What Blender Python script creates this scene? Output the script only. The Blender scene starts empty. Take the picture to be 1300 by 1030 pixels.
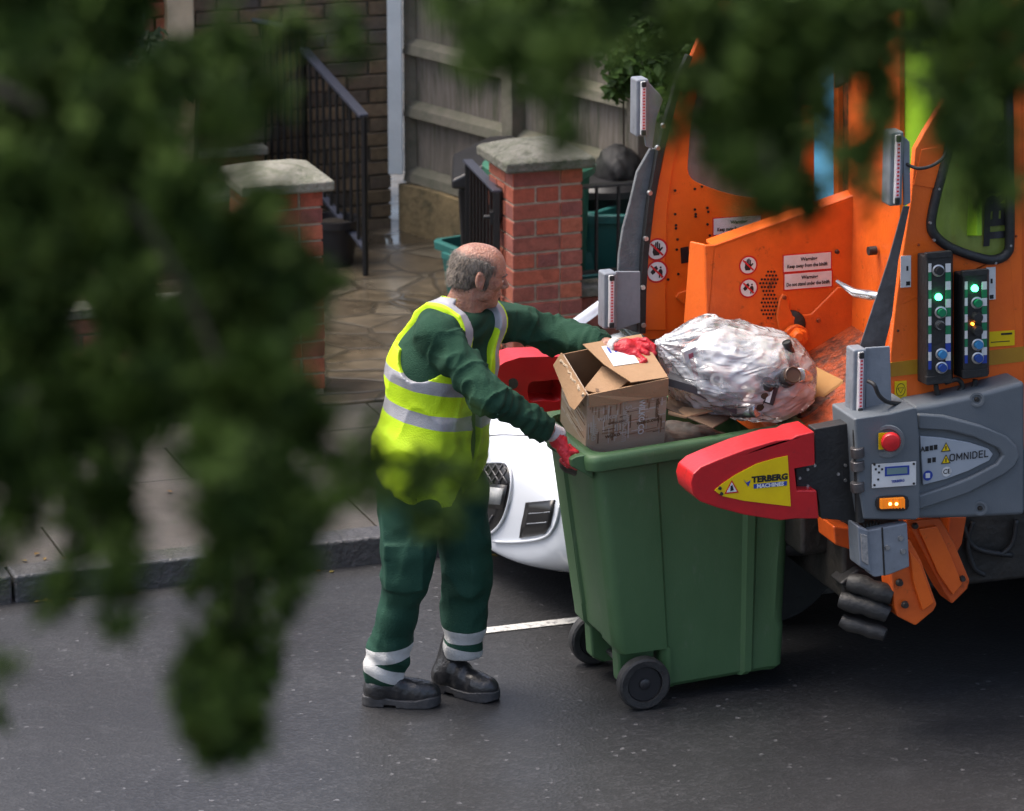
import bpy, bmesh, math, random
import numpy as np
from mathutils import Vector, Matrix
from mathutils.geometry import tessellate_polygon
from mathutils.bvhtree import BVHTree
random.seed(7); RNG = np.random.default_rng(7)
S = bpy.context.scene; C = S.collection
PI = math.pi
def rad(d): return math.radians(d)

# ------------------------------------------------------------------ camera
CAMH = 5.1; TH = rad(16.2); FPX = 5200.0
cam_d = bpy.data.cameras.new('camera'); cam = bpy.data.objects.new('camera', cam_d); C.objects.link(cam)
cam.location = (0, 0, CAMH); cam.rotation_euler = (PI/2 - TH, 0, 0)
cam_d.sensor_fit = 'HORIZONTAL'; cam_d.sensor_width = 36; cam_d.lens = FPX/1300*36
cam_d.clip_start = 0.1; cam_d.clip_end = 300
cam_d.dof.use_dof = True; cam_d.dof.focus_distance = 14.35; cam_d.dof.aperture_fstop = 4.6
S.camera = cam
# ------------------------------------------------------------------ light
SUN_EL, SUN_AZ = 64, -80          # azimuth measured from +Y (away) towards +X
w = bpy.data.worlds.new('World'); S.world = w; w.use_nodes = True
nt = w.node_tree; bg = nt.nodes['Background']
sky = nt.nodes.new('ShaderNodeTexSky'); sky.sky_type = 'NISHITA'; sky.sun_disc = False
sky.sun_elevation = rad(SUN_EL); sky.sun_rotation = rad(SUN_AZ); sky.air_density = 1.0; sky.dust_density = 6.0; sky.ozone_density = 1.0
nt.links.new(sky.outputs[0], bg.inputs[0]); bg.inputs[1].default_value = 0.15
sd = bpy.data.lights.new('sun', 'SUN'); sd.energy = 1.25; sd.angle = rad(40); sd.color = (1.0, 0.97, 0.93)
so = bpy.data.objects.new('sun', sd); C.objects.link(so)
sv = Vector((math.sin(rad(SUN_AZ))*math.cos(rad(SUN_EL)), math.cos(rad(SUN_AZ))*math.cos(rad(SUN_EL)), math.sin(rad(SUN_EL))))
so.rotation_euler = sv.to_track_quat('Z', 'Y').to_euler()
S.view_settings.view_transform = 'Standard'; S.view_settings.look = 'None'; S.view_settings.gamma = 1; S.view_settings.exposure = 1.08

# ------------------------------------------------------------------ measuring helpers (photo position + real distance -> point)
def ray(px, py):
    x = (px-650)/FPX; y = -(py-515)/FPX; c, s = math.cos(TH), math.sin(TH)
    return Vector((x, c+y*s, -s+y*c))
O = Vector((0, 0, CAMH))
def GZ(px, py, z=0): r = ray(px, py); return O + r*((z-CAMH)/r.z)
def RY(px, py, Y): r = ray(px, py); return O + r*(Y/r.y)
def ONP(px, py, p, n): r = ray(px, py); return O + r*((p-O).dot(n)/r.dot(n))

# ------------------------------------------------------------------ materials
def mat(name, col, rough=0.5, metal=0.0, col2=None, nscale=8, bump=0.0, bscale=60, spec=0.5, mixlo=0.35, mixhi=0.65, rvar=0.0, coat=0.0, emit=None, estr=0, trans=0, dirt=None, dscale=5, damt=0.55, aniso=None, crease=0, cscale=7):
    m = bpy.data.materials.new(name); m.use_nodes = True; t = m.node_tree; L = t.links
    b = t.nodes['Principled BSDF']; b.inputs['Base Color'].default_value = (*col, 1)
    b.inputs['Roughness'].default_value = rough; b.inputs['Metallic'].default_value = metal
    b.inputs['Specular IOR Level'].default_value = spec; b.inputs['Coat Weight'].default_value = coat
    b.inputs['Transmission Weight'].default_value = trans
    tc = t.nodes.new('ShaderNodeTexCoord'); mp = t.nodes.new('ShaderNodeMapping'); L.new(tc.outputs['Object'], mp.inputs[0])
    if aniso: mp.inputs['Scale'].default_value = aniso
    vec = mp.outputs[0]
    cur = None
    if col2 is not None:
        n = t.nodes.new('ShaderNodeTexNoise'); n.inputs['Scale'].default_value = nscale; n.inputs['Detail'].default_value = 6; n.inputs['Roughness'].default_value = 0.65
        L.new(vec, n.inputs[0])
        mr = t.nodes.new('ShaderNodeMapRange'); mr.inputs[1].default_value = mixlo; mr.inputs[2].default_value = mixhi; L.new(n.outputs[0], mr.inputs[0])
        mx = t.nodes.new('ShaderNodeMix'); mx.data_type = 'RGBA'; mx.inputs['A'].default_value = (*col, 1); mx.inputs['B'].default_value = (*col2, 1)
        L.new(mr.outputs[0], mx.inputs['Factor']); cur = mx.outputs['Result']
    if dirt is not None:
        n = t.nodes.new('ShaderNodeTexNoise'); n.inputs['Scale'].default_value = dscale; n.inputs['Detail'].default_value = 9; n.inputs['Roughness'].default_value = 0.75
        L.new(vec, n.inputs[0])
        mr = t.nodes.new('ShaderNodeMapRange'); mr.inputs[1].default_value = damt; mr.inputs[2].default_value = damt+0.12; mr.inputs[4].default_value = 0.8; L.new(n.outputs[0], mr.inputs[0])
        mx = t.nodes.new('ShaderNodeMix'); mx.data_type = 'RGBA'; mx.inputs['A'].default_value = (*col, 1); mx.inputs['B'].default_value = (*dirt, 1)
        if cur: L.new(cur, mx.inputs['A'])
        L.new(mr.outputs[0], mx.inputs['Factor']); cur = mx.outputs['Result']
    if cur: L.new(cur, b.inputs['Base Color'])
    if rvar:
        n = t.nodes.new('ShaderNodeTexNoise'); n.inputs['Scale'].default_value = 3; n.inputs['Detail'].default_value = 5; L.new(vec, n.inputs[0])
        mr = t.nodes.new('ShaderNodeMapRange'); mr.inputs[1].default_value = .3; mr.inputs[2].default_value = .7
        mr.inputs[3].default_value = rough-rvar; mr.inputs[4].default_value = rough+rvar; L.new(n.outputs[0], mr.inputs[0]); L.new(mr.outputs[0], b.inputs['Roughness'])
    if crease:
        n = t.nodes.new('ShaderNodeTexNoise'); n.noise_type = 'RIDGED_MULTIFRACTAL'; n.inputs['Scale'].default_value = cscale; n.inputs['Detail'].default_value = 3; n.inputs['Distortion'].default_value = .8; L.new(vec, n.inputs[0])
        cb = t.nodes.new('ShaderNodeBump'); cb.inputs['Strength'].default_value = crease; cb.inputs['Distance'].default_value = 0.035
        L.new(n.outputs[0], cb.inputs['Height']); L.new(cb.outputs[0], b.inputs['Normal'])
    if bump:
        n = t.nodes.new('ShaderNodeTexNoise'); n.inputs['Scale'].default_value = bscale; n.inputs['Detail'].default_value = 4; L.new(vec, n.inputs[0])
        bp = t.nodes.new('ShaderNodeBump'); bp.inputs['Strength'].default_value = bump; bp.inputs['Distance'].default_value = 0.01
        L.new(n.outputs[0], bp.inputs['Height']); L.new(bp.outputs[0], b.inputs['Normal'])
        if crease: L.new(cb.outputs[0], bp.inputs['Normal'])
    if emit: b.inputs['Emission Color'].default_value = (*emit, 1); b.inputs['Emission Strength'].default_value = estr
    return m
def P(m): return m.node_tree.nodes['Principled BSDF']

# ------------------------------------------------------------------ object helpers
def tagd(o, label=None, cat=None, group=None, kind=None):
    if label: o['label'] = label
    if cat: o['category'] = cat
    if group: o['group'] = group
    if kind: o['kind'] = kind
    return o
def thing(name, label, cat, loc=(0, 0, 0), group=None):
    o = bpy.data.objects.new(name, None); C.objects.link(o); o.location = loc; o.empty_display_size = .1
    return tagd(o, label, cat, group)
def wloc(o):
    v = Vector((0, 0, 0))
    while o is not None: v += o.location; o = o.parent
    return v
class MB:
    def __init__(s): s.v = []; s.f = []; s.m = []; s.cur = 0
    def add(s, vs, fs):
        b = len(s.v); s.v += [tuple(v) for v in vs]; s.f += [tuple(i+b for i in f) for f in fs]; s.m += [s.cur]*len(fs); return s
    def box(s, c, sz, rz=0, M=None):
        x, y, z = sz[0]/2, sz[1]/2, sz[2]/2
        if M is None: M = Matrix.Rotation(rz, 3, 'Z')
        vs = [Vector(c)+M@Vector((a*x, b*y, d*z)) for a in (-1, 1) for b in (-1, 1) for d in (-1, 1)]
        return s.add(vs, [(0, 1, 3, 2), (4, 6, 7, 5), (0, 4, 5, 1), (2, 3, 7, 6), (0, 2, 6, 4), (1, 5, 7, 3)])
    def bar(s, a, b, w_, h_=None, up=(0, 0, 1)):
        a = Vector(a); b = Vector(b); h_ = h_ or w_; d = (b-a); L_ = d.length; d.normalize(); up = Vector(up)
        x = d.cross(up)
        if x.length < 1e-4: x = d.cross(Vector((0, 1, 0)))
        x.normalize(); y = x.cross(d)
        M = Matrix((d, x, y)).transposed()
        return s.box((a+b)/2, (L_, w_, h_), M=M)
    def cyl(s, a, b, r0, r1=None, n=16, caps=True):
        r1 = r0 if r1 is None else r1
        return s.tube([a, b], [r0, r1], n, caps)
    def tube(s, pts, rs, n=8, caps=True):
        pts = [Vector(p) for p in pts]
        if not hasattr(rs, '__len__'): rs = [rs]*len(pts)
        fr = None; vs = []; fs = []
        for i, p in enumerate(pts):
            d = (pts[min(i+1, len(pts)-1)]-pts[max(i-1, 0)]).normalized()
            if fr is None:
                fr = d.orthogonal().normalized()
            fr = (fr - d*fr.dot(d)).normalized(); e = d.cross(fr)
            for k in range(n):
                a = 2*PI*k/n; vs.append(p+(fr*math.cos(a)+e*math.sin(a))*rs[i])
        for i in range(len(pts)-1):
            for k in range(n):
                a = i*n+k; b = i*n+(k+1) % n; fs.append((a, b, b+n, a+n))
        if caps: fs.append(tuple(range(n-1, -1, -1))); fs.append(tuple((len(pts)-1)*n+k for k in range(n)))
        return s.add(vs, fs)
    def prism(s, outer, ext, holes=()):
        """outer polygon (3D points) extruded by vector ext, with holes"""
        ext = Vector(ext); loops = [[Vector(p) for p in outer]]+[[Vector(p) for p in h] for h in holes]
        allp = [p for l in loops for p in l]; n = len(allp)
        tris = tessellate_polygon(loops)
        vs = allp+[p+ext for p in allp]; fs = []
        for t in tris:
            a, b, c = t; nn = (allp[b]-allp[a]).cross(allp[c]-allp[a])
            if nn.dot(ext) > 0: t = (a, c, b)
            fs.append(tuple(t)); fs.append(tuple(i+n for i in reversed(t)))
        o = 0
        for l in loops:
            k = len(l)
            for i in range(k):
                fs.append((o+i, o+(i+1) % k, o+(i+1) % k+n, o+i+n))
            o += k
        return s.add(vs, fs)
    def lathe(s, c, prof, n=20, M=None):
        c = Vector(c); M = M or Matrix.Identity(3); vs = []; fs = []
        for r, z in prof:
            for k in range(n): a = 2*PI*k/n; vs.append(c+M@Vector((r*math.cos(a), r*math.sin(a), z)))
        for i in range(len(prof)-1):
            for k in range(n): a = i*n+k; b = i*n+(k+1) % n; fs.append((a, b, b+n, a+n))
        fs.append(tuple(range(n-1, -1, -1))); fs.append(tuple((len(prof)-1)*n+k for k in range(n)))
        return s.add(vs, fs)
    def build(s, name, mats, parent=None, smooth=False, bevel=0, seg=2, fixn=True, ang=40):
        return link_mesh(name, s.v, s.f, mats, parent, smooth, bevel, seg, fixn, s.m, ang)
def link_mesh(name, v, f, mats, parent=None, smooth=False, bevel=0, seg=2, fixn=True, mi=None, ang=40):
    me = bpy.data.meshes.new(name)
    off = wloc(parent) if parent else Vector((0, 0, 0))
    if isinstance(v, np.ndarray): v = v-np.array(off); v = v.tolist()
    else: v = [(p[0]-off.x, p[1]-off.y, p[2]-off.z) for p in v]
    if not parent and v:
        a = np.array(v); c = Vector(((a[:, 0].min()+a[:, 0].max())/2, (a[:, 1].min()+a[:, 1].max())/2, a[:, 2].min()))
        v = (a-np.array(c)).tolist()
    me.from_pydata(v, [], f if not isinstance(f, np.ndarray) else f.tolist())
    if not isinstance(mats, (list, tuple)): mats = [mats]
    for m in mats: me.materials.append(m)
    if mi is not None and len(mats) > 1: me.polygons.foreach_set('material_index', mi)
    if fixn:
        bm = bmesh.new(); bm.from_mesh(me); bmesh.ops.recalc_face_normals(bm, faces=bm.faces); bm.to_mesh(me); bm.free()
    o = bpy.data.objects.new(name, me); C.objects.link(o)
    if parent: o.parent = parent
    elif v: o.location = c
    if smooth:
        me.polygons.foreach_set('use_smooth', [True]*len(me.polygons))
        if smooth == 'auto': me.set_sharp_from_angle(angle=rad(ang))
    if bevel:
        b = o.modifiers.new('bevel', 'BEVEL'); b.width = bevel; b.segments = seg; b.limit_method = 'ANGLE'; b.angle_limit = rad(35)
        me.polygons.foreach_set('use_smooth', [True]*len(me.polygons)); b.harden_normals = True
    return o
def copy_tree(o, parent=None):
    c = o.copy(); C.objects.link(c); c.parent = parent
    for ch in [k for k in bpy.data.objects if k.parent == o]: copy_tree(ch, c)
    return c
def smooth_poly(pts, n=5, closed=True):
    """Catmull-Rom through the points"""
    pts = [Vector(p) for p in pts]; out = []; N = len(pts)
    rng = range(N) if closed else range(N-1)
    for i in rng:
        g = (lambda k: pts[k % N]) if closed else (lambda k: pts[max(0, min(N-1, k))])
        p0, p1, p2, p3 = g(i-1), g(i), g(i+1), g(i+2)
        for j in range(n):
            t = j/n
            out.append(0.5*((2*p1)+(-p0+p2)*t+(2*p0-5*p1+4*p2-p3)*t*t+(-p0+3*p1-3*p2+p3)*t**3))
    if not closed: out.append(pts[-1])
    return out
def text(name, s, size, p, xdir, ydir, m, parent, bold=0.0, ext=0.0006, align='CENTER', sx=1.0):
    cu = bpy.data.curves.new(name, 'FONT'); cu.body = s; cu.size = size; cu.align_x = align; cu.align_y = 'CENTER'; cu.offset = bold; cu.extrude = 0.0; cu.resolution_u = 2
    to = bpy.data.objects.new('tmp', cu); C.objects.link(to)
    me = bpy.data.meshes.new_from_object(to); bpy.data.objects.remove(to); bpy.data.curves.remove(cu)
    x = Vector(xdir).normalized(); y = Vector(ydir); y = (y-x*y.dot(x)).normalized(); z = x.cross(y)
    off = wloc(parent) if parent else Vector((0, 0, 0))
    for v in me.vertices: v.co = Vector(p)-off+x*v.co.x*sx+y*v.co.y
    me.materials.append(m)
    o = bpy.data.objects.new(name, me); C.objects.link(o)
    if parent: o.parent = parent
    return o
def lettering(name, s, h, p, xdir, ydir, m, parent, weight=.17, gap=.22, normal=None):
    """plain capitals built from strokes, centred on p; h = cap height"""
    x = Vector(xdir).normalized(); y = Vector(ydir); y = (y-x*y.dot(x)).normalized(); z = x.cross(y)
    G_ = {'O': ([[(.1, .15), (.1, .85), (.3, 1), (.6, 1), (.8, .85), (.8, .15), (.6, 0), (.3, 0), (.1, .15)]], .9), 'M': ([[(.08, 0), (.08, 1), (.5, .25), (.92, 1), (.92, 0)]], 1.0), 'N': ([[(.08, 0), (.08, 1), (.72, 0), (.72, 1)]], .8),
          'I': ([[(.1, 0), (.1, 1)]], .2), 'D': ([[(.08, 0), (.08, 1), (.45, 1), (.75, .75), (.75, .25), (.45, 0), (.08, 0)]], .83), 'E': ([[(.65, 0), (.08, 0), (.08, 1), (.65, 1)], [(.08, .52), (.58, .52)]], .7), 'L': ([[(.08, 1), (.08, 0), (.6, 0)]], .65)}
    W_ = sum(G_[c][1] for c in s)+gap*(len(s)-1); cx = -W_/2; b = MB(); w_ = weight*h
    for c in s:
        st, wd = G_[c]
        for ln in st:
            for (a0, b0), (a1, b1) in zip(ln[:-1], ln[1:]):
                A = Vector((cx+a0, b0-.5)); B = Vector((cx+a1, b1-.5)); d = (B-A).normalized(); n = Vector((-d.y, d.x)); A -= d*weight*.35; B += d*weight*.35
                q = [A+n*weight/2, B+n*weight/2, B-n*weight/2, A-n*weight/2]; k = len(b.v)
                b.add([Vector(p)+x*v.x*h+y*v.y*h+z*(.00004*(k//4)) for v in q], [(0, 1, 2, 3)])
        cx += wd+gap
    return b.build(name, m, parent)
# ------------------------------------------------------------------ signed distance modelling
def cap(G, a, b, ra, rb, sc=None):
    X, Y, Z = G; a = np.array(a, dtype=np.float32); b = np.array(b, dtype=np.float32); d = b-a; L2 = float((d*d).sum())+1e-9
    t = np.clip(((X-a[0])*d[0]+(Y-a[1])*d[1]+(Z-a[2])*d[2])/L2, 0, 1)
    return np.sqrt((X-a[0]-t*d[0])**2+(Y-a[1]-t*d[1])**2+(Z-a[2]-t*d[2])**2)-(ra+(rb-ra)*t)
def ell(G, c, r, M=None):
    X, Y, Z = G; x, y, z = X-c[0], Y-c[1], Z-c[2]
    if M is not None:
        R_ = np.array(M.transposed()) if isinstance(M, Matrix) else M
        x, y, z = R_[0][0]*x+R_[0][1]*y+R_[0][2]*z, R_[1][0]*x+R_[1][1]*y+R_[1][2]*z, R_[2][0]*x+R_[2][1]*y+R_[2][2]*z
    k0 = np.sqrt((x/r[0])**2+(y/r[1])**2+(z/r[2])**2); k1 = np.sqrt((x/r[0]**2)**2+(y/r[1]**2)**2+(z/r[2]**2)**2)+1e-9
    return k0*(k0-1)/k1
def sm(a, b, k):
    h = np.clip(0.5+0.5*(b-a)/k, 0, 1); return b+(a-b)*h-k*h*(1-h)
def smx(a, b, k): return -sm(-a, -b, k)
def snet(f, lo, hi, h):
    lo = np.array(lo, float); hi = np.array(hi, float)
    n = np.ceil((hi-lo)/h).astype(int)+1
    ax = [(lo[i]+h*np.arange(n[i])).astype(np.float32) for i in range(3)]
    Gd = (ax[0][:, None, None], ax[1][None, :, None], ax[2][None, None, :])
    V = np.broadcast_to(f(Gd), tuple(n)).astype(np.float32)
    ins = V < 0
    c = [V[i:n[0]-1+i, j:n[1]-1+j, k:n[2]-1+k] for i in (0, 1) for j in (0, 1) for k in (0, 1)]
    s_ = sum((x < 0).astype(np.int8) for x in c); act = (s_ > 0) & (s_ < 8)
    idx = np.argwhere(act); vid = -np.ones(act.shape, int); vid[act] = np.arange(len(idx))
    cv = np.stack([x[act] for x in c], 1)
    corner = np.array([(i, j, k) for i in (0, 1) for j in (0, 1) for k in (0, 1)], float)
    acc = np.zeros((len(idx), 3)); cnt = np.zeros(len(idx))
    for a in range(8):
        for b in range(a+1, 8):
            if np.abs(corner[a]-corner[b]).sum() != 1: continue
            va, vb = cv[:, a], cv[:, b]; m = (va < 0) != (vb < 0)
            t = np.where(m, va/np.where(m, va-vb, 1), 0)
            acc += m[:, None]*(corner[a]+t[:, None]*(corner[b]-corner[a])); cnt += m
    P_ = lo+h*(idx+acc/cnt[:, None]); F_ = []
    for d in range(3):
        o1, o2 = (d+1) % 3, (d+2) % 3
        A = [slice(None)]*3; B = [slice(None)]*3; A[d] = slice(0, -1); B[d] = slice(1, None)
        a, b = ins[tuple(A)], ins[tuple(B)]
        e = np.argwhere(a != b); e = e[(e[:, o1] > 0) & (e[:, o2] > 0) & (e[:, o1] < n[o1]-1) & (e[:, o2] < n[o2]-1)]
        if len(e) == 0: continue
        u = np.zeros(3, int); u[o1] = 1; v = np.zeros(3, int); v[o2] = 1
        q = np.stack([vid[tuple((e-u-v).T)], vid[tuple((e-v).T)], vid[tuple(e.T)], vid[tuple((e-u).T)]], 1)
        fl = ~a[tuple(e.T)]; q[fl] = q[fl][:, ::-1]; F_.append(q)
    return P_, np.concatenate(F_)
def wn(G, f, seed=0):
    """cheap smooth pseudo noise in about -1..1"""
    r = np.random.default_rng(seed); X, Y, Z = G; o = 0
    for i in range(6):
        k = r.normal(size=3); k = k/np.linalg.norm(k)*f*(0.6+0.3*i); ph = r.uniform(0, 6.28)
        k2 = r.normal(size=3)*f*0.5
        o = o+np.sin(k[0]*X+k[1]*Y+k[2]*Z+ph+1.3*np.sin(k2[0]*X+k2[1]*Y+k2[2]*Z))/(1+0.35*i)
    return o/3.2
def sdf_obj(name, f, lo, hi, h, m, parent=None, attr=None, relax=1, keep=False):
    V, F_ = snet(f, lo, hi, h)
    if keep:                                    # keep the largest connected piece
        lab = np.arange(len(V))
        while True:
            mn = lab[F_].min(1); new = lab.copy()
            for c_ in range(4): np.minimum.at(new, F_[:, c_], mn)
            new = new[new]
            if (new == lab).all(): break
            lab = new
        big = np.bincount(lab).argmax(); kv = lab == big; F_ = F_[kv[F_[:, 0]]]; mp_ = np.cumsum(kv)-1; V = V[kv]; F_ = mp_[F_]
    o = link_mesh(name, V, F_, m, parent, smooth=True, fixn=False)
    if attr:
        for k, fn in attr.items():
            a = o.data.attributes.new(k, 'FLOAT', 'POINT'); a.data.foreach_set('value', np.asarray(fn((V[:, 0], V[:, 1], V[:, 2])), dtype=np.float32))
    if relax:
        md = o.modifiers.new('smooth', 'SMOOTH'); md.factor = 0.5; md.iterations = relax
    return o
# ------------------------------------------------------------------ street frame
K0 = GZ(0, 768); U = (GZ(480, 716)-K0).normalized(); V = Vector((-U.y, U.x, 0)); UP = Vector((0, 0, 1))
def ST(u, v, z=0): return K0+U*u+V*v+UP*z
def W(px, py, v): return ONP(px, py, K0+V*v, V)
def uv(p): d = p-K0; return d.dot(U), d.dot(V)

def island_mat(name, cols, rough=0.85, bump=0.4, bscale=90, stain=None, sscale=4):
    m = mat(name, cols[0], rough, bump=bump, bscale=bscale); t = m.node_tree; L = t.links
    g = t.nodes.new('ShaderNodeNewGeometry'); r = t.nodes.new('ShaderNodeValToRGB'); r.color_ramp.interpolation = 'LINEAR'
    el = r.color_ramp.elements; el[0].color = (*cols[0], 1); el[1].color = (*cols[-1], 1)
    for i, c in enumerate(cols[1:-1]): e = el.new((i+1)/(len(cols)-1)); e.color = (*c, 1)
    L.new(g.outputs['Random Per Island'], r.inputs[0])
    n = t.nodes.new('ShaderNodeTexNoise'); n.inputs['Scale'].default_value = 25; n.inputs['Detail'].default_value = 8; n.inputs['Roughness'].default_value = .7
    tc = t.nodes.new('ShaderNodeTexCoord'); L.new(tc.outputs['Object'], n.inputs[0])
    mr = t.nodes.new('ShaderNodeMapRange'); mr.inputs[1].default_value = .3; mr.inputs[2].default_value = .7; mr.inputs[3].default_value = .62; mr.inputs[4].default_value = 1.2; L.new(n.outputs[0], mr.inputs[0])
    mx = t.nodes.new('ShaderNodeVectorMath'); mx.operation = 'SCALE'; L.new(r.outputs[0], mx.inputs[0]); L.new(mr.outputs[0], mx.inputs['Scale'])
    out = mx.outputs[0]
    if stain:
        n2 = t.nodes.new('ShaderNodeTexNoise'); n2.inputs['Scale'].default_value = sscale; n2.inputs['Detail'].default_value = 5; L.new(tc.outputs['Object'], n2.inputs[0])
        m2 = t.nodes.new('ShaderNodeMapRange'); m2.inputs[1].default_value = .5; m2.inputs[2].default_value = .68; m2.inputs[4].default_value = .8; L.new(n2.outputs[0], m2.inputs[0])
        mm = t.nodes.new('ShaderNodeMix'); mm.data_type = 'RGBA'; mm.inputs['B'].default_value = (*stain, 1); L.new(out, mm.inputs['A']); L.new(m2.outputs[0], mm.inputs['Factor']); out = mm.outputs['Result']
    L.new(out, P(m).inputs['Base Color']); return m

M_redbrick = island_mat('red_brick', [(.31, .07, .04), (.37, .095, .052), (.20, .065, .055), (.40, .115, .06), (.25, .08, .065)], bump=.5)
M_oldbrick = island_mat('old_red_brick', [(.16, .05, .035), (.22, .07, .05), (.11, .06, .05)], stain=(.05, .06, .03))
M_stock = island_mat('stock_brick', [(.12, .085, .045), (.16, .11, .06), (.09, .07, .05), (.20, .14, .08)], stain=(.05, .05, .05))
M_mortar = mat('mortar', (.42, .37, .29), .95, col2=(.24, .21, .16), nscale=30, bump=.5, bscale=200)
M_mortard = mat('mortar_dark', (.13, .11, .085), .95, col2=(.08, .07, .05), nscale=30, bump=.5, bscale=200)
M_conc = mat('concrete_cap', (.25, .24, .20), .9, col2=(.13, .135, .095), nscale=14, bump=.7, bscale=60, dirt=(.045, .05, .03), dscale=22, damt=.56)
M_capmoss = mat('mossy_cap', (.15, .145, .125), .95, col2=(.085, .09, .065), nscale=16, bump=.9, bscale=60, dirt=(.035, .04, .025), dscale=24, damt=.53)
M_black = mat('black_paint_iron', (.008, .008, .009), .35, bump=.15, bscale=200)
M_blackrail = mat('worn_handrail', (.05, .055, .075), .3, bump=.15, bscale=200)
M_wood = mat('weathered_timber', (.25, .215, .18), .9, col2=(.14, .125, .10), nscale=6, bump=.6, bscale=40, dirt=(.06, .075, .03), dscale=2.5, damt=.52, aniso=(9, 9, .8))
M_rail_wood = mat('mossy_rail_timber', (.17, .155, .12), .9, col2=(.12, .12, .085), nscale=12, bump=.5, bscale=60)
M_stone = mat('render_wall', (.27, .20, .10), .95, col2=(.15, .115, .06), nscale=5, bump=.8, bscale=30, dirt=(.045, .045, .025), dscale=4, damt=.5)
M_white = mat('white_paint', (.62, .68, .70), .5, col2=(.5, .56, .58), nscale=4, bump=.1)
M_cream = mat('cream_stone', (.45, .36, .24), .8, col2=(.33, .27, .18), nscale=6, bump=.3)
M_teal = mat('teal_plastic', (.02, .115, .105), .42, col2=(.03, .14, .13), nscale=5)
M_blackpl = mat('black_plastic', (.012, .012, .014), .38, col2=(.02, .02, .022), nscale=6)
M_dkgreen = mat('dark_green_plastic', (.035, .13, .085), .35, col2=(.05, .16, .11), nscale=5)

# ---- road, with coarse wet tarmac
def make_asphalt():
    m = mat('wet_tarmac', (.035, .035, .038), .5); t = m.node_tree; L = t.links; b = P(m)
    g = t.nodes.new('ShaderNodeNewGeometry')
    def noise(s, d=4, r=.6):
        n = t.nodes.new('ShaderNodeTexNoise'); n.inputs['Scale'].default_value = s; n.inputs['Detail'].default_value = d; n.inputs['Roughness'].default_value = r; L.new(g.outputs['Position'], n.inputs[0]); return n.outputs[0]
    def ramp(src, a, b_, lo, hi):
        r = t.nodes.new('ShaderNodeMapRange'); r.inputs[1].default_value = a; r.inputs[2].default_value = b_; r.inputs[3].default_value = lo; r.inputs[4].default_value = hi; L.new(src, r.inputs[0]); return r.outputs[0]
    def mixc(f, a, b_):
        x = t.nodes.new('ShaderNodeMix'); x.data_type = 'RGBA'
        for k, v in (('A', a), ('B', b_)):
            if isinstance(v, tuple): x.inputs[k].default_value = (*v, 1)
            else: L.new(v, x.inputs[k])
        L.new(f, x.inputs['Factor']); return x.outputs['Result']
    v = t.nodes.new('ShaderNodeTexVoronoi'); v.inputs['Scale'].default_value = 75; L.new(g.outputs['Position'], v.inputs[0])
    bright = t.nodes.new('ShaderNodeSeparateColor'); L.new(v.outputs['Color'], bright.inputs[0])
    chips = ramp(bright.outputs[0], .5, 1., 0, 1)
    c = mixc(chips, (.024, .0245, .026), (.041, .0415, .044))
    rare = ramp(bright.outputs[1], .992, .996, 0, 1)
    c = mixc(rare, c, (.11, .11, .115))
    c = mixc(ramp(noise(.9, 6), .4, .65, 0, .6), c, (.019, .0192, .0205)); c = mixc(ramp(noise(5, 8, .7), .55, .68, 0, .35), c, (.05, .05, .053))
    L.new(c, b.inputs['Base Color'])
    L.new(ramp(noise(.8, 5), .35, .65, .36, .54), b.inputs['Roughness'])
    bp = t.nodes.new('ShaderNodeBump'); bp.inputs['Strength'].default_value = .22; bp.inputs['Distance'].default_value = .006
    L.new(v.outputs['Distance'], bp.inputs['Height']); L.new(bp.outputs[0], b.inputs['Normal'])
    return m
M_road = make_asphalt()
b = MB(); b.add([(-60, -8, 0), (60, -8, 0), (60, 120, 0), (-60, 120, 0)], [(0, 1, 2, 3)])
tagd(b.build('road', M_road), kind='structure')

# ---- kerb: individual granite stones, one object
M_kerb = island_mat('granite_kerb', [(.045, .046, .05), (.07, .07, .075), (.055, .053, .05)], rough=.5, bump=.8, bscale=50, stain=(.03, .035, .02))
b = MB(); u_ = -6.0
while u_ < 14:
    L_ = .82+random.random()*.15; c = ST(u_+L_/2, .075, .03)
    b.box(c, (L_-.008, .15, .16+random.uniform(-.004, .004)), math.atan2(U.y, U.x)); u_ += L_
tagd(b.build('kerb', M_kerb, bevel=.014), kind='structure')

# ---- pavement: concrete slabs
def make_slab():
    m = mat('pavement_slabs', (.078, .070, .060), .5, col2=(.048, .043, .037), nscale=3, bump=.35, bscale=120, dirt=(.05, .06, .03), dscale=6, damt=.6, rvar=.15); return m  # slab colours lowered to carry the shade of overhead trees
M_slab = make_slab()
b = MB(); v_ = .152
rowsv = [.152, .60, 1.05, 1.50, 1.86]
for i in range(4):
    a0, a1 = rowsv[i], rowsv[i+1]; u_ = -6+i*.37
    while u_ < 14:
        L_ = .63+.0*random.random(); zz = .1+random.uniform(-.003, .003)
        b.box(ST(u_+L_/2, (a0+a1)/2, zz-.03), (L_-.006, a1-a0-.006, .06), math.atan2(U.y, U.x)); u_ += L_
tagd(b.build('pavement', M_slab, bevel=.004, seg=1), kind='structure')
b = MB(); b.add([ST(-6, .15, .085), ST(14, .15, .085), ST(14, 1.87, .085), ST(-6, 1.87, .085)], [(0, 1, 2, 3)])
tagd(b.build('pavement_bed', mat('grout', (.05, .05, .035), .95)), kind='structure')
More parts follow.
